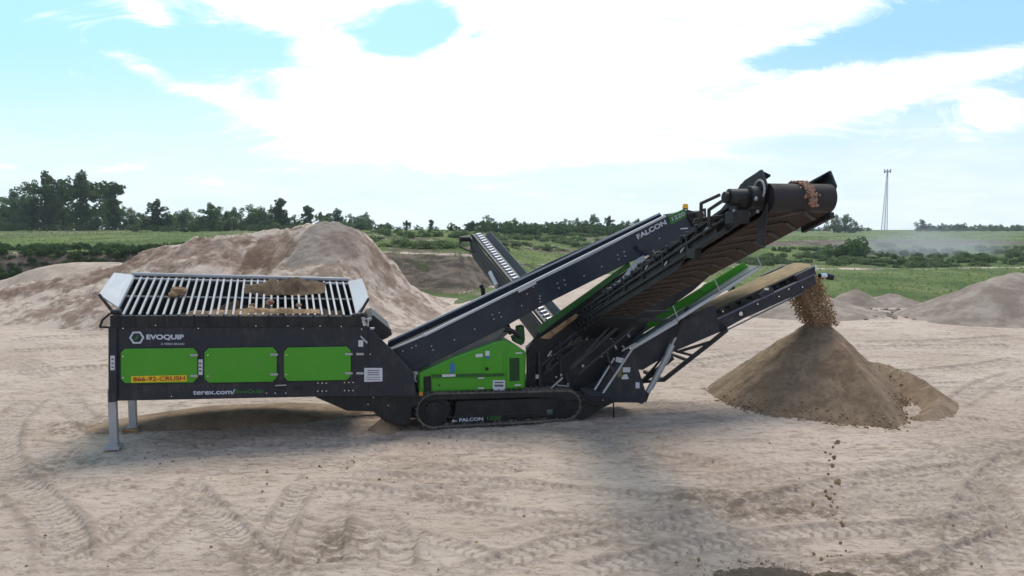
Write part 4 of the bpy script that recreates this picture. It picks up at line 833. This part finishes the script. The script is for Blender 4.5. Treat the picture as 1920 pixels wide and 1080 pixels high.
br = MB(); br.beam(M(1197,462,.30), M(1236,485,.1), .08, .10); br.beam(M(1236,485,.1), NP(4.2, -.5, .1), .07, .10); br.beam(M(1234,486,.1), M(1242,517,.1), .06, .09); br.beam(M(1228,478,.1), M(1228,515,.1), .04, .05); sub(NF, 'folding_brace', br, NAVY, bevel=.006)
bl = MB()
for k in (1.6, 2.4, 3.1, 3.9): bl.beam(NP(LN-k, -.50, -.10+.2*(k % 1)), NP(LN-k+.16, -.50, -.05+.2*(k % 1)), .02, .035)
sub(NF, 'reflector', bl, GALV)

# ------------------------------------------------------------------ loose material carried by the machine
def local_obj(o): o.location = O; o.rotation_euler = (0, 0, YAW); return o
GRIDS = sand('dark_feed', (.20, .135, .085), (.11, .072, .046), 5, (.42, .58), bump=.9, speck=.5)
def crest(name, label, pts, wt, h0, t, seed, mat, cat):
    """a ridge of loose material lying along the grid, in machine coordinates"""
    n, mth = 90, 14; a, b = pts; P = []
    for i in range(n):
        k = i/(n-1); s_ = a[0]+(b[0]-a[0])*k; env = math.sin(math.pi*k)**1.1
        for j in range(mth):
            q = j/(mth-1)*2-1; tt_ = t+q*wt*(.6+.4*env); zb = a[2]+(b[2]-a[2])*k+(tt_-t)*SLOPE
            z_ = zb-.06+(h0*env*(1-q*q)+.05)*(1+float(fbm(np.array([s_*3]), np.array([tt_*3]), 5, seed, .65)[0])*2.6)
            P.append((s_, tt_, z_))
    return tag(local_obj(grid_obj(name, np.array(P), n, mth, mat, {'mark': np.zeros(n*mth)})), label, cat)
SLOPE = (fa.z-na.z)/(T1-.06)
def gz(s_, t): return na.z+(t-.06)*SLOPE
p1, p2 = M(455,545,1.45), M(610,548,1.45); crest('sand_on_grid', 'brown sand heap lying along the back half of the hopper grid', ((p1.x, 0, gz(0, 1.5)-.10), (p2.x, 0, gz(0, 1.5)-.10)), .42, .17, 1.45, 5, GRIDS, 'sand heap')
p1, p2 = M(350,585,.25), M(600,585,.25); crest('sand_on_grid', 'thin strip of crumbly sand along the front edge of the hopper grid', ((p1.x, 0, gz(0, .2)-.05), (p2.x, 0, gz(0, .2)-.05)), .13, .08, .2, 6, CLOD, 'sand strip')
p1, p2 = M(300,560,1.), M(640,560,1.); crest('sand_in_hopper', 'dark sand filling the hopper below the grid bars', ((p1.x, 0, gz(0, 1)-.62), (p2.x, 0, gz(0, 1)-.62)), .8, .25, 1.0, 7, GRIDS, 'sand fill')
for (x, y, t, r, lab) in ((335,550,1.0,.13,'tan clay lump stuck on the left part of the hopper grid'),(325,556,.9,.08,'smaller tan clod beside the big clay lump on the grid'),(506,577,.45,.075,'pale stone sitting on the front sand of the grid'),(473,582,.35,.05,'small pale pebble on the front sand, left of the pale stone'),(560,583,.3,.05,'small brown pebble on the front sand, right of the pale stone')):
    p = M(x, y, t); c = world((p.x, t, gz(0, t)+r*.5)); tag(MB().rock((0, 0, 0), r, 2, (1.3, 1, .8), .2).build('lump', CLOD if r > .076 else STONE, smooth=True), lab, 'lump').location = c
# sand riding on the tail conveyor belt
n, mth = 120, 9; P = []
for i in range(n):
    k = i/(n-1)
    for j in range(mth):
        q = j/(mth-1); p = bs.lerp(b1, k*1.03)+Vector((0, .03+q*(tz_-ta-.28), 0)); P.append((p.x, p.y, p.z+.015+.05*math.sin(math.pi*q)**.35*(1+.9*float(fbm(np.array([p.x*3]), np.array([q*3]), 3, 2)[0]))))
tag(local_obj(grid_obj('sand_on_belt', np.array(P), n, mth, BELTSAND, {'mark': np.zeros(n*mth)})), 'tan layer of screened sand riding up the tail conveyor belt', 'sand layer')
# falling sand
fs_ = MB(); hd_w = world(b1+Vector((.12, 0, -.05))); top_z = hd_w.z-.12; pk = Vector((PC[0], PC[1], 2.0))
c0 = world(b1+Vector((.10, (tz_-ta-.2)/2, -.2)))
for i in range(9000):
    k = random.random(); c = c0.lerp(Vector((PC[0]-.02, PC[1]-.05, 1.98)), k)
    q = random.gauss(0, .42); sp3 = .52-.10*k; wx = (random.random()**.8*random.choice((-1, 1)))*sp3
    base = c+us*(wx*.80-.10+.12*k)+vt*(random.uniform(-.42, .42)); base.z = c0.z-(c0.z-1.9)*(k**1.1)+random.uniform(-.05, .05)
    r = random.choice((.007, .009, .012, .015, .021)); fs_.rock(base, r, 0 if False else 1, (1.2, 1.2, .9), .3)
tag(fs_.build('falling_sand', sand('falling_grit', (.50, .34, .20), (.27, .17, .10), 6, (.4, .6), bump=.2, speck=.1)), 'ragged curtain of brown sand and gravel dropping from the tail conveyor head onto the cone', 'falling sand', kind='stuff')
# gravel stream stuck on and dropping over the side conveyor drum
gv = MB()
for i in range(330):
    th = random.uniform(-.9, 2.0); b = -.02+random.gauss(0, .032)+(1.57-th)*.05; rr_ = .182+random.uniform(0, .012); r = random.uniform(.009, .020)
    gv.rock(NP(LN+rr_*math.cos(th), b, .01+rr_*math.sin(th)), r, 1, (1, 1, 1), .3)
for i in range(160): gv.rock(NP(LN-random.uniform(0, 2.5), random.gauss(.02, .12), .19), random.uniform(.015, .03), 1, (1, 1, 1), .3)
tag(local_obj(gv.build('gravel_on_drum', STONE)), 'band of reddish wet gravel spilling over the big conveyor head drum', 'gravel', kind='stuff')
hw_ = world(NP(LN+.24, .12, 0)); stones = []
proto = None
SP = [(1566,832),(1562,838),(1571,829),(1557,851),(1564,858),(1548,848),(1555,863),(1561,873),(1553,889),(1570,903),(1573,905),(1559,912),(1548,921),(1565,926),(1556,935),(1561,941),(1558,949),(1570,951),(1524,945),(1550,930),(1577,979),(1580,985),(1562,965),(1576,1018),(1552,1042),(1577,1041),(1540,1048),(1586,1033),(1268,1054),(1310,1049)]
for i, (x, y) in enumerate(SP):
    if proto is None: o = proto = MB().rock((0, 0, 0), 1, 2, (1, .9, .85), .2).build('falling_stone', CLOD, smooth=True)
    else: o = proto.copy(); COL.objects.link(o)
    o.location = at(x, y, 8.75 if y < 1040 else 9.3); r = (.040 if (x, y) == (1570, 903) else random.choice((.015, .018, .023, .028))); o.scale = (r, r, r); o.rotation_euler = (i, i*2, 0)
    tag(o, 'largest of the brown stones falling below the side conveyor head' if (x, y) == (1570, 903) else 'small dark pebble bounced up left of the dark gravel spill at the bottom edge' if x < 1400 else 'falling brown stone in the loose upper part of the string of stones' if y < 880 else 'falling brown stone in the thick middle cluster of the string of stones' if y < 955 else 'falling brown stone in the thin lowest part of the string of stones', 'stone', 'stones falling from the side conveyor')
ts = MB()
for i in range(900):
    a = random.uniform(-3.0, -.2) if i < 700 else random.uniform(-3.14, 3.14); Rq = float(np.interp(a, [-3.15,-2.6,-2.0,-1.7,-1.455,-1.2,-.95,-.68,-.2,.4,1.2,2.2,3.15], [2.72,2.62,2.72,2.95,3.2,2.75,2.15,1.9,2.15,2.6,2.75,2.75,2.72]))
    q = Rq*(1+random.gauss(-.03, .045)); xx, yy = PC[0]+math.cos(a)*q, PC[1]+math.sin(a)*q; hz2 = max(floor_z(xx, yy), float(cone(np.array([xx]), np.array([yy]))[0])); r = .012+.022*random.random()**3
    ts.rock((xx, yy, hz2+r*.3), r, 1, (1.1, 1, .8), .3)
tag(ts.build('toe_stones', CLOD), 'small stones that rolled down and collected around the toe of the fresh cone', 'stones', kind='stuff')
for cpx, cpy, nm_ in ((1690, 588, 'pale rubble and stones strewn in front of the small gravel mounds on the right'), (180, 588, 'rough dark clods lying at the foot of the stockpile on the left')):
    ts = MB()
    for i in range(130):
        x, y = random.gauss(cpx, 70), random.gauss(cpy, 5); g = ground(x, y); r = random.uniform(.05, .16); ts.rock((g.x, g.y, floor_z(g.x, g.y)+r*.2), r, 1, (1.2, 1, .7), .3)
    tag(ts.build('rubble', PILE_G if cpx > 900 else CLOD), nm_, 'rubble', kind='stuff')
# litter of clods on the floor
lt_ = MB(); 
for i in range(760):
    if i < 330: x, y = random.gauss(560, 190), random.gauss(845, 26)
    elif i < 560: x, y = random.gauss(1440, 75), random.gauss(1074, 14)
    else: x, y = random.uniform(0, 1920), 830+250*random.random()**1.5
    y = min(max(y, 770), 1078); g = ground(x, y); r = .008+.022*random.random()**5; lt_.rock((g.x, g.y, floor_z(g.x, g.y)+r*.3), r, 1, (1, 1, .7), .3)
tag(lt_.build('loose_clods', CLOD), 'scattered small brown clods and pebbles on the pale quarry floor', 'clods', kind='stuff')

# ------------------------------------------------------------------ vegetation
def leafmat(name, dark, light):
    m_, n, b = pbr(name); oi = n.new('ShaderNodeObjectInfo'); gpos = n.new('ShaderNodeTexCoord').outputs['Object']
    f = n.m('ADD', n.m('MULTIPLY', n.noise(gpos, .55, 3, .6), .8), n.m('MULTIPLY', n.m('SUBTRACT', oi.outputs['Random'], .5), .45))
    n.link(n.mix(n.ss(f, .2, .65), dark, light), b.inputs['Base Color']); b.inputs['Roughness'].default_value = .7; b.inputs['Specular IOR Level'].default_value = .2
    tr2 = n.new('ShaderNodeBsdfTranslucent'); n.link(n.mix(.5, light, (.12, .2, .03)), tr2.inputs[0]); mx = n.new('ShaderNodeMixShader'); mx.inputs[0].default_value = .40
    n.link(b.outputs[0], mx.inputs[1]); n.link(tr2.outputs[0], mx.inputs[2]); n.link(mx.outputs[0], n.n['Material Output'].inputs[0]); return m_
LEAF = leafmat('leaf_dark', (.020, .044, .018), (.066, .115, .038)); LEAF2 = leafmat('leaf_mid', (.034, .072, .026), (.110, .170, .058)); BARK = paint('bark', (.06, .05, .04), .9, .1)
def leaves_mesh(name, centres, nleaf, size, mat):
    """centres: list of (x,y,z,rx,rz). quads scattered in shells"""
    vs = []; c = np.array(centres); vol = c[:, 3]**2*c[:, 4]; pr = vol**.75/np.sum(vol**.75); idx = rng.choice(len(c), nleaf, p=pr)
    d = rng.normal(size=(nleaf, 3)); d /= np.linalg.norm(d, axis=1)[:, None]; rad = rng.uniform(.55, 1.08, nleaf)**.6
    P = c[idx, :3]+d*np.stack([c[idx, 3], c[idx, 3], c[idx, 4]], 1)*rad[:, None]
    nrm = d+rng.normal(size=(nleaf, 3))*.7; nrm /= np.linalg.norm(nrm, axis=1)[:, None]; t1 = np.cross(nrm, rng.normal(size=(nleaf, 3))); t1 /= np.linalg.norm(t1, axis=1)[:, None]; t2 = np.cross(nrm, t1)
    s_ = (size*rng.uniform(.6, 1.3, nleaf))[:, None]; V_ = np.stack([P-t1*s_*.5, P+t2*s_*.32, P+t1*s_*.5, P-t2*s_*.32], 1).reshape(-1, 3)
    me = bpy.data.meshes.new(name); me.vertices.add(nleaf*4); me.vertices.foreach_set('co', V_.astype(np.float32).ravel())
    me.loops.add(nleaf*4); me.loops.foreach_set('vertex_index', np.arange(nleaf*4, dtype=np.int32)); me.polygons.add(nleaf)
    me.polygons.foreach_set('loop_start', (np.arange(nleaf)*4).astype(np.int32)); me.polygons.foreach_set('loop_total', np.full(nleaf, 4, np.int32)); me.update(calc_edges=True); me.materials.append(mat); return me
def tree_protos():
    out_ = []
    for k, (wd, open_) in enumerate(((.30, .5), (.38, .35), (.22, .6), (.34, .6), (.44, .25), (.16, .5))):
        random.seed(100+k); tk = MB(); C_ = []; H = 1.0
        bend = [Vector((0, 0, -.06))]
        for i in range(5): bend.append(Vector((random.uniform(-.02, .02)*(i+1), random.uniform(-.02, .02)*(i+1), .16*(i+1))))
        for i in range(5): tk.tube(bend[i], bend[i+1], .022*(1-i*.17), 7, .022*(1-(i+1)*.17))
        for i in range(19+k % 3*2):
            z0 = random.uniform(.06, .70); a = i*2.4+random.random(); p0 = Vector((0, 0, z0)); ln = wd*random.uniform(.35, 1.0)*(1.1-abs(z0-.40)); p1_ = p0+Vector((math.cos(a)*ln, math.sin(a)*ln, random.uniform(.04, .22)))
            tk.tube(p0, p1_, .010, 5, .004); r = random.uniform(.05, .105)*(wd/.3)**.6; C_.append((*p1_, r, r*random.uniform(.7, 1.05)))
            if random.random() < open_: q = p1_+Vector((random.uniform(-.1, .1), random.uniform(-.1, .1), random.uniform(.04, .12))); C_.append((*q, r*.6, r*.55))
        for i in range(3): C_.append((random.uniform(-.08, .08), random.uniform(-.08, .08), .80+i*.055, .10-i*.02, .09))
        if k in (1, 4): C_ += [(random.uniform(-wd, wd)*.6, random.uniform(-wd, wd)*.6, random.uniform(.12, .3), .13, .12) for _ in range(5)]
        C_ += [(random.uniform(-.06, .06), random.uniform(-.06, .06), .2+.12*i, .09, .10) for i in range(5)]
        lm = leaves_mesh('crown', C_, 5200, .040, LEAF if k % 2 == 0 else LEAF2); out_.append((tk, lm))
    random.seed(11)
    meshes = []
    for tk, lm in out_:
        o = tk.build('trunk', BARK); me = o.data; bpy.data.objects.remove(o); meshes.append((me, lm))
    return meshes
PROT = tree_protos()
def tree(px, ytop, ybase, Yd, k, label, group, wide=1.0, name='tree', cat='tree'):
    b = at(px, ybase, Yd); zt = at(px, ytop, Yd).z; gz_ = float(terrain(np.array([b.x]), np.array([b.y]))[0][0]); H = zt-gz_
    r = bpy.data.objects.new(name, None); COL.objects.link(r); r.location = (b.x, b.y, gz_); r.rotation_euler = (0, 0, random.uniform(0, 6.28)); r.scale = (H*wide, H*wide, H*1.03)
    tag(r, label, cat, group)
    for nm, me in zip(('trunk', 'crown'), PROT[k % 6]): o = bpy.data.objects.new(nm, me); COL.objects.link(o); o.parent = r
    return r
GL = 'trees along the grassy quarry edge'
TL = [(-25,352,1,1.0,'tree cut by the left edge of the picture'),(28,356,0,1,'leafy tree second from the left edge'),(60,338,1,1,'tree beside the tallest pair, on their left'),(92,323,0,1.05,'tall broad tree, left one of the tallest pair'),(120,345,3,.9,'dense tree wedged between the tallest pair'),
 (153,321,3,1.0,'tall tree with a rounded top, right one of the tallest pair'),(182,385,4,.9,'short open tree right of the tallest pair'),(216,343,5,1.4,'tall slender leaning tree standing apart above its neighbours'),(246,392,4,.8,'low bushy tree right of the slender tall tree'),(272,402,1,.9,'low tree filling the gap left of the forked tree'),
 (296,377,0,1.0,'forked mid height tree above the left bank'),(345,398,3,.9,'thin pale tree in the low stretch of the row'),(368,408,1,.9,'low bushy tree left of the broad twin crowned tree'),(396,384,0,1.1,'broad twin crowned tree above the left end of the stockpile'),(428,398,4,.8,'tree touching the right side of the twin crowned tree'),
 (470,386,1,1.0,'dark round tree behind the rising stockpile'),(495,390,4,.9,'dark tree merged with the round tree, on its right'),(526,376,2,1.1,'narrow upright dark tree right of the round dark trees'),(553,405,4,.8,'low tree left of the thin twisted tree'),(577,389,5,1.2,'thin twisted tree just left of the stockpile peak'),
 (632,394,0,1.0,'tree with a split top rising behind the stockpile peak'),(612,412,4,.8,'low crown peeping over the stockpile peak'),(672,408,1,1.0,'low round tree behind the right shoulder of the stockpile'),(692,414,4,.9,'low tree right of the shoulder of the stockpile'),
 (728,420,1,.9,'small round tree in the far row past the stockpile'),(762,416,3,.9,'small pointed tree in the far row past the stockpile'),(782,424,4,.9,'tiny round tree at the right end of the far row'),(808,415,5,1.2,'thin lone sapling on the skyline'),(846,420,1,1.1,'round tree left of the far conveyor'),(878,424,4,1.1,'wide low tree just above the far conveyor head')]
for i, (x, yt, k, wd, lab) in enumerate(TL):
    yb = 431 if x < 700 else 438; Dd = (150 if x < 700 else 135)+random.uniform(-8, 8); tree(x, yt-(3 if x > 240 else 0), yb, Dd, k, lab+' ', GL, wd*(1.3 if x > 240 else 1.08))['label'] = lab
def mass(name, label, cat, items, meshes, mat):
    """items: (x, y, z, scale_xy, scale_z, mesh index); one mesh for a wood or undergrowth nobody could count"""
    VV = []; n = 0; LN_ = []
    for x, y, z, sx, sz, k in items:
        me = meshes[k % len(meshes)]; c = np.empty(len(me.vertices)*3, np.float32); me.vertices.foreach_get('co', c); c = c.reshape(-1, 3); a = random.uniform(0, 6.28)
        VV.append(np.stack([(c[:, 0]*math.cos(a)-c[:, 1]*math.sin(a))*sx+x, (c[:, 0]*math.sin(a)+c[:, 1]*math.cos(a))*sx+y, c[:, 2]*sz+z], 1))
    V_ = np.concatenate(VV); nq = len(V_)//4; me = bpy.data.meshes.new(name); me.vertices.add(len(V_)); me.vertices.foreach_set('co', V_.astype(np.float32).ravel())
    me.loops.add(nq*4); me.loops.foreach_set('vertex_index', np.arange(nq*4, dtype=np.int32)); me.polygons.add(nq); me.polygons.foreach_set('loop_start', (np.arange(nq)*4).astype(np.int32))
    me.polygons.foreach_set('loop_total', np.full(nq, 4, np.int32)); me.update(calc_edges=True); me.materials.append(mat); o = bpy.data.objects.new(name, me); COL.objects.link(o); return tag(o, label, cat, kind='stuff')
def spot(px, ytop, ybase, Yd, k, wd):
    b = at(px, ybase, Yd); zt = at(px, ytop, Yd).z; g = float(terrain(np.array([b.x]), np.array([b.y]))[0][0]); H = zt-g; return (b.x, b.y, g, H*wd, H*1.03, k)
CR = [p[1] for p in PROT]
# second, lower row gives the wood its depth
I_ = []
for i in range(46):
    x = -30+i*16+random.uniform(-7, 7)
    I_.append(spot(x, 402+random.uniform(-12, 10)+(-3 if x > 240 else -12)+(8 if x > 560 else 0), 431, 168+random.uniform(-5, 14), random.choice((1, 4, 3)), 1.15))
for i in range(90):
    x = -30+i*8.6+random.uniform(-5, 5); I_.append(spot(x, 421+random.uniform(-6, 4), 432, 146+random.uniform(-6, 14), random.choice((1, 4, 3)), 2.1))
mass('woodland', 'continuous green wood behind the front row of trees on the left skyline', 'wood', I_, CR, LEAF2)
GR = 'trees on the rise behind the machine'
for x, yt, k, lab in ((914,403,1,'tall round tree above the far conveyor belt'),(940,416,4,'low tree between the two round trees above the far conveyor'),(964,409,1,'second tall round tree right of the far conveyor'),(990,420,4,'low bushy tree right of the second round tree'),(1016,424,1,'low tree in the dip of the wooded rise'),(1040,421,4,'wide tree left of the pale shed roof'),(1060,410,1,'round tree at the crest of the wooded rise'),(1084,408,4,'wide crown next to the dark round tree'),(1110,401,4,'dark round tree topping the wooded rise'),(1142,405,0,'open crowned tree right of the dark round tree'),(1128,418,4,'low crown below the open crowned tree'),(1168,414,1,'small tree touching the upper feed conveyor'),(1195,410,3,'pointed tree just left of the feed conveyor top'),(1222,414,4,'tree partly hidden by the feed conveyor top')):
    tree(x, yt, 440, 165+random.uniform(-10, 10), k, lab, GR, 1.25)
I_ = []
for i in range(96):
    x = 680+i*6.2+random.uniform(-5, 5); I_.append(spot(x, (420 if x > 880 else 429)+random.uniform(-7, 8), 450, 146+random.uniform(-14, 10), random.choice((1, 4, 3)), 1.9))
mass('woodland', 'low dense thicket clothing the wooded rise behind the machine', 'wood', I_, CR, LEAF2)
GF = 'trees on the far right skyline'
for x, yt, wd, lab in ((1564,402,1.35,'dark round tree right of the big conveyor head'),(1584,401,1.3,'dark tree, the higher middle one of the isolated clump'),(1603,414,1.2,'lower right tree of the isolated dark clump'),(1728,411,1.5,'pale hazy round tree standing alone right of the mast'),(1765,418,1.4,'hazy tree second right of the mast'),(1795,419,1.3,'hazy tree third right of the mast'),(1808,417,1.0,'small pointed hazy tree on the right skyline')):
    tree(x, yt, 434, 260+random.uniform(-5, 5) if x < 1700 else 330, 4 if wd > 1.1 else 1, lab, GF, wd)
I_ = []
for i in range(75):
    x = 1480+i*6.3+random.uniform(-6, 6)
    if x < 1630 or x > 1735: I_.append(spot(x, (427 if x < 1700 else 423)+random.uniform(-3, 2), 434, 340+random.uniform(-10, 25), random.choice((1, 4)), 2.0))
mass('hedgerow', 'long hazy hedgerow of low trees along the far right skyline', 'hedge', I_, CR, LEAF2)
# bushes
LEAF3 = leafmat('leaf_dusty', (.045, .080, .032), (.135, .175, .075)); bushm = []
for k in range(4):
    random.seed(60+k); C_ = [(random.uniform(-.7, .7), random.uniform(-.7, .7), random.uniform(.1, .55), random.uniform(.12, .34), random.uniform(.12, .42)) for _ in range(12)]; bushm.append(leaves_mesh('bush', C_, 1700, .11, LEAF2 if k % 2 else LEAF))
random.seed(12)
def bush(px, py, Yd, w_, h, lab, group, k=0):
    b = at(px, py, Yd); gz_ = float(terrain(np.array([b.x]), np.array([b.y]))[0][0]); o = bpy.data.objects.new('bush', bushm[k % 4]); COL.objects.link(o); o.location = (b.x, b.y, gz_-.05); o.scale = (w_, w_, h); o.rotation_euler = (0, 0, random.uniform(0, 6)); tag(o, lab, 'bush', group)
bush(1590, 480, 92, 2.9, 3.2, 'big rounded green bush below the isolated dark trees', None, 1)
bush(1612, 485, 95, 2.0, 2.2, 'smaller bush touching the right side of the big rounded bush', None, 3)
bush(1570, 488, 92, 1.8, 1.8, 'small dark bush touching the left side of the big rounded bush', None, 0)
def bspot(px, Yd, w_, h, k):
    b = at(px, 470, Yd); g = float(terrain(np.array([b.x]), np.array([b.y]))[0][0]); return (b.x, b.y, g-.05, w_, h, k)
def face_spots(n, x0, x1, d0, d1, u0, u1, w0, w1, h0, h1):
    L = []
    while len(L) < n:
        px_ = random.uniform(x0, x1); d = random.uniform(d0, d1); xx = (px_-960)/FOC*d; zz1, uu, _ = terrain(np.array([xx]), np.array([d]))
        if u0 < uu[0] < u1: L.append((xx, d, float(zz1[0])-.05, random.uniform(w0, w1), random.uniform(h0, h1), len(L)))
    return L
mass('undergrowth', 'dusty low scrub overgrowing the bank on the right behind the cone', 'scrub', face_spots(150, 1400, 1930, 76, 112, 1.95, 2.85, .5, 1.9, .3, .95), bushm, LEAF3)
mass('undergrowth', 'green scrub over the quarry slope between the stockpile and the machine', 'scrub', [bspot(x, random.uniform(56, 128) if x < 960 else random.uniform(88, 135), random.uniform(.5, 2.3), random.uniform(.25, .95), i) for i, x in enumerate(rng.uniform(690, 1200, 110))], bushm, LEAF3)
mass('undergrowth', 'dark green scrub hanging over the left quarry face', 'scrub', face_spots(330, -60, 540, 58, 74, 1.15, 2.12, .35, 1.1, .3, .85), bushm, LEAF)
# grass: blades standing on the vegetated ground
def grass():
    N = 22000; px = rng.uniform(-60, 1990, N); d = np.exp(rng.uniform(math.log(44), math.log(170), N)); x = (px-960)/FOC*d; y = d
    z, u_, pp = terrain(x, y); ok = ((u_ > 1.75) | ((pp > 1300) & (u_ > 1.0)) )&~((pp > 1400) & (u_ > 2.9) & (u_ < 3.6)); x, y, z = x[ok], y[ok], z[ok]; n = len(x)
    a = rng.uniform(0, math.pi, n); h = rng.uniform(.04, .14, n)*(1+y/160); w_ = h*.9; dx, dy = np.cos(a)*w_, np.sin(a)*w_; lx = rng.normal(0, .12, n)
    V_ = np.stack([np.stack([x-dx, y-dy, z-.08], 1), np.stack([x+dx, y+dy, z-.08], 1), np.stack([x+lx, y+rng.normal(0, .1, n), z+h], 1)], 1).reshape(-1, 3)
    me = bpy.data.meshes.new('grass'); me.vertices.add(n*3); me.vertices.foreach_set('co', V_.astype(np.float32).ravel()); me.loops.add(n*3); me.loops.foreach_set('vertex_index', np.arange(n*3, dtype=np.int32)); me.polygons.add(n)
    me.polygons.foreach_set('loop_start', (np.arange(n)*3).astype(np.int32)); me.polygons.foreach_set('loop_total', np.full(n, 3, np.int32)); me.update(calc_edges=True)
    m_, nn, b = pbr('grass_blades'); gp = nn.new('ShaderNodeNewGeometry').outputs['Position']; nn.link(nn.mix(nn.ss(nn.noise(gp, .15, 6, .65), .36, .62), (.10, .15, .045), (.22, .26, .085)), b.inputs['Base Color']); b.inputs['Roughness'].default_value = .8
    tl = nn.new('ShaderNodeBsdfTranslucent'); tl.inputs[0].default_value = (.22, .27, .08, 1); mx = nn.new('ShaderNodeMixShader'); mx.inputs[0].default_value = .55; nn.link(b.outputs[0], mx.inputs[1]); nn.link(tl.outputs[0], mx.inputs[2]); nn.link(mx.outputs[0], nn.n['Material Output'].inputs[0])
    me.materials.append(m_); o = bpy.data.objects.new('grass', me); COL.objects.link(o); tag(o, 'rough green grass covering the quarry banks and fields', 'grass', kind='stuff')
grass()

# ------------------------------------------------------------------ shed and mast far off
b = at(1124, 447, 150); sh = bpy.data.objects.new('shed', None); COL.objects.link(sh); sh.location = (b.x, b.y, b.z); tag(sh, 'small pale flat roofed shed among the trees behind the feed conveyor', 'shed')
q = MB(); q.box((0, 0, -.2), (3.0, 4, 1.4)); q.build('wall', WHITEP, sh); q = MB(); q.box((0, 0, .58), (3.3, 4.3, .14)); q.build('roof', LGREY, sh); q = MB(); q.box((-.6, -2.02, -.2), (.7, .05, 1.2)); q.build('door', BLACK, sh)
b = at(1658, 432, 400); zt = at(1660, 322, 400).z; gz_ = float(terrain(np.array([b.x]), np.array([b.y]))[0][0]); H = zt-gz_
ms = bpy.data.objects.new('radio_mast', None); COL.objects.link(ms); ms.location = (b.x, b.y, gz_); tag(ms, 'tall thin lattice radio mast standing alone on the right skyline', 'mast')
q = MB(); cs_ = [(-1.9, -.6), (1.1, -.8), (.7, 1.2)]
def mp(i, k): x, y = cs_[i]; f = 1-.80*k; return Vector((x*f+.5*k, y*f, H*k))
for i in range(3): q.tube(mp(i, 0), mp(i, 1), .17, 6, .12)
for s_ in range(22):
    for i in range(3): q.tube(mp(i, s_/22), mp((i+1) % 3, (s_+1)/22), .05, 4); q.tube(mp(i, s_/22), mp((i+1) % 3, s_/22), .05, 4)
q.build('lattice_frame', GALV, ms)
q = MB(); q.tube((.5, 0, H-.1), (.5, 0, H+.3), 1.25, 10)
for i in range(6): a = i*math.pi/3; q.box((.5+1.6*math.cos(a), 1.6*math.sin(a), H+.3), (.5, .4, 1.9)); q.tube((.5, 0, H+.2), (.5+1.6*math.cos(a), 1.6*math.sin(a), H+.2), .08, 5)
q.build('antenna_platform', GALV, ms)

# ------------------------------------------------------------------ air: haze and drifting dust
def volbox(name, x0, x1, y0, y1, z0, z1, mat, kind='stuff'):
    o = MB().box(((x0+x1)/2, (y0+y1)/2, (z0+z1)/2), (x1-x0, y1-y0, z1-z0)).build(name, mat); o['kind'] = kind; return o
m_ = bpy.data.materials.new('haze'); m_.use_nodes = True; n = NT(m_.node_tree); n.n.remove(n.n['Principled BSDF']); pv = n.new('ShaderNodeVolumePrincipled')
pv.inputs['Color'].default_value = (.90, .95, .99, 1); pv.inputs['Density'].default_value = .00034; pv.inputs['Anisotropy'].default_value = .3; n.link(pv.outputs[0], n.n['Material Output'].inputs['Volume'])
hz_ = volbox('haze', -820, 820, -820, 820, -1.5, 42, m_); hz_['label'] = 'thin pale air haze over the whole quarry'; hz_['category'] = 'haze'
m2 = bpy.data.materials.new('dust'); m2.use_nodes = True; n = NT(m2.node_tree); n.n.remove(n.n['Principled BSDF']); pv = n.new('ShaderNodeVolumePrincipled'); o_ = n.new('ShaderNodeTexCoord').outputs['Object']
ln_ = n.new('ShaderNodeVectorMath', operation='LENGTH'); n.link(o_, ln_.inputs[0]); fall = n.ss(n.m('ADD', ln_.outputs['Value'], n.m('MULTIPLY', n.m('SUBTRACT', n.noise(o_, 2.2, 3, .6), .5), .9)), .95, .15)
n.link(n.m('MULTIPLY', fall, .115), pv.inputs['Density']); pv.inputs['Color'].default_value = (.95, .94, .93, 1); n.link(pv.outputs[0], n.n['Material Output'].inputs['Volume'])
c = at(1735, 482, 96); du = MB().rock((0, 0, 0), 1, 3, (1, 1, 1), 0).build('dust_cloud', m2); du.location = (c.x, c.y, .8); du.scale = (16, 9, 4.6); tag(du, 'pale dust drifting low over the bank on the right', 'dust', kind='stuff')
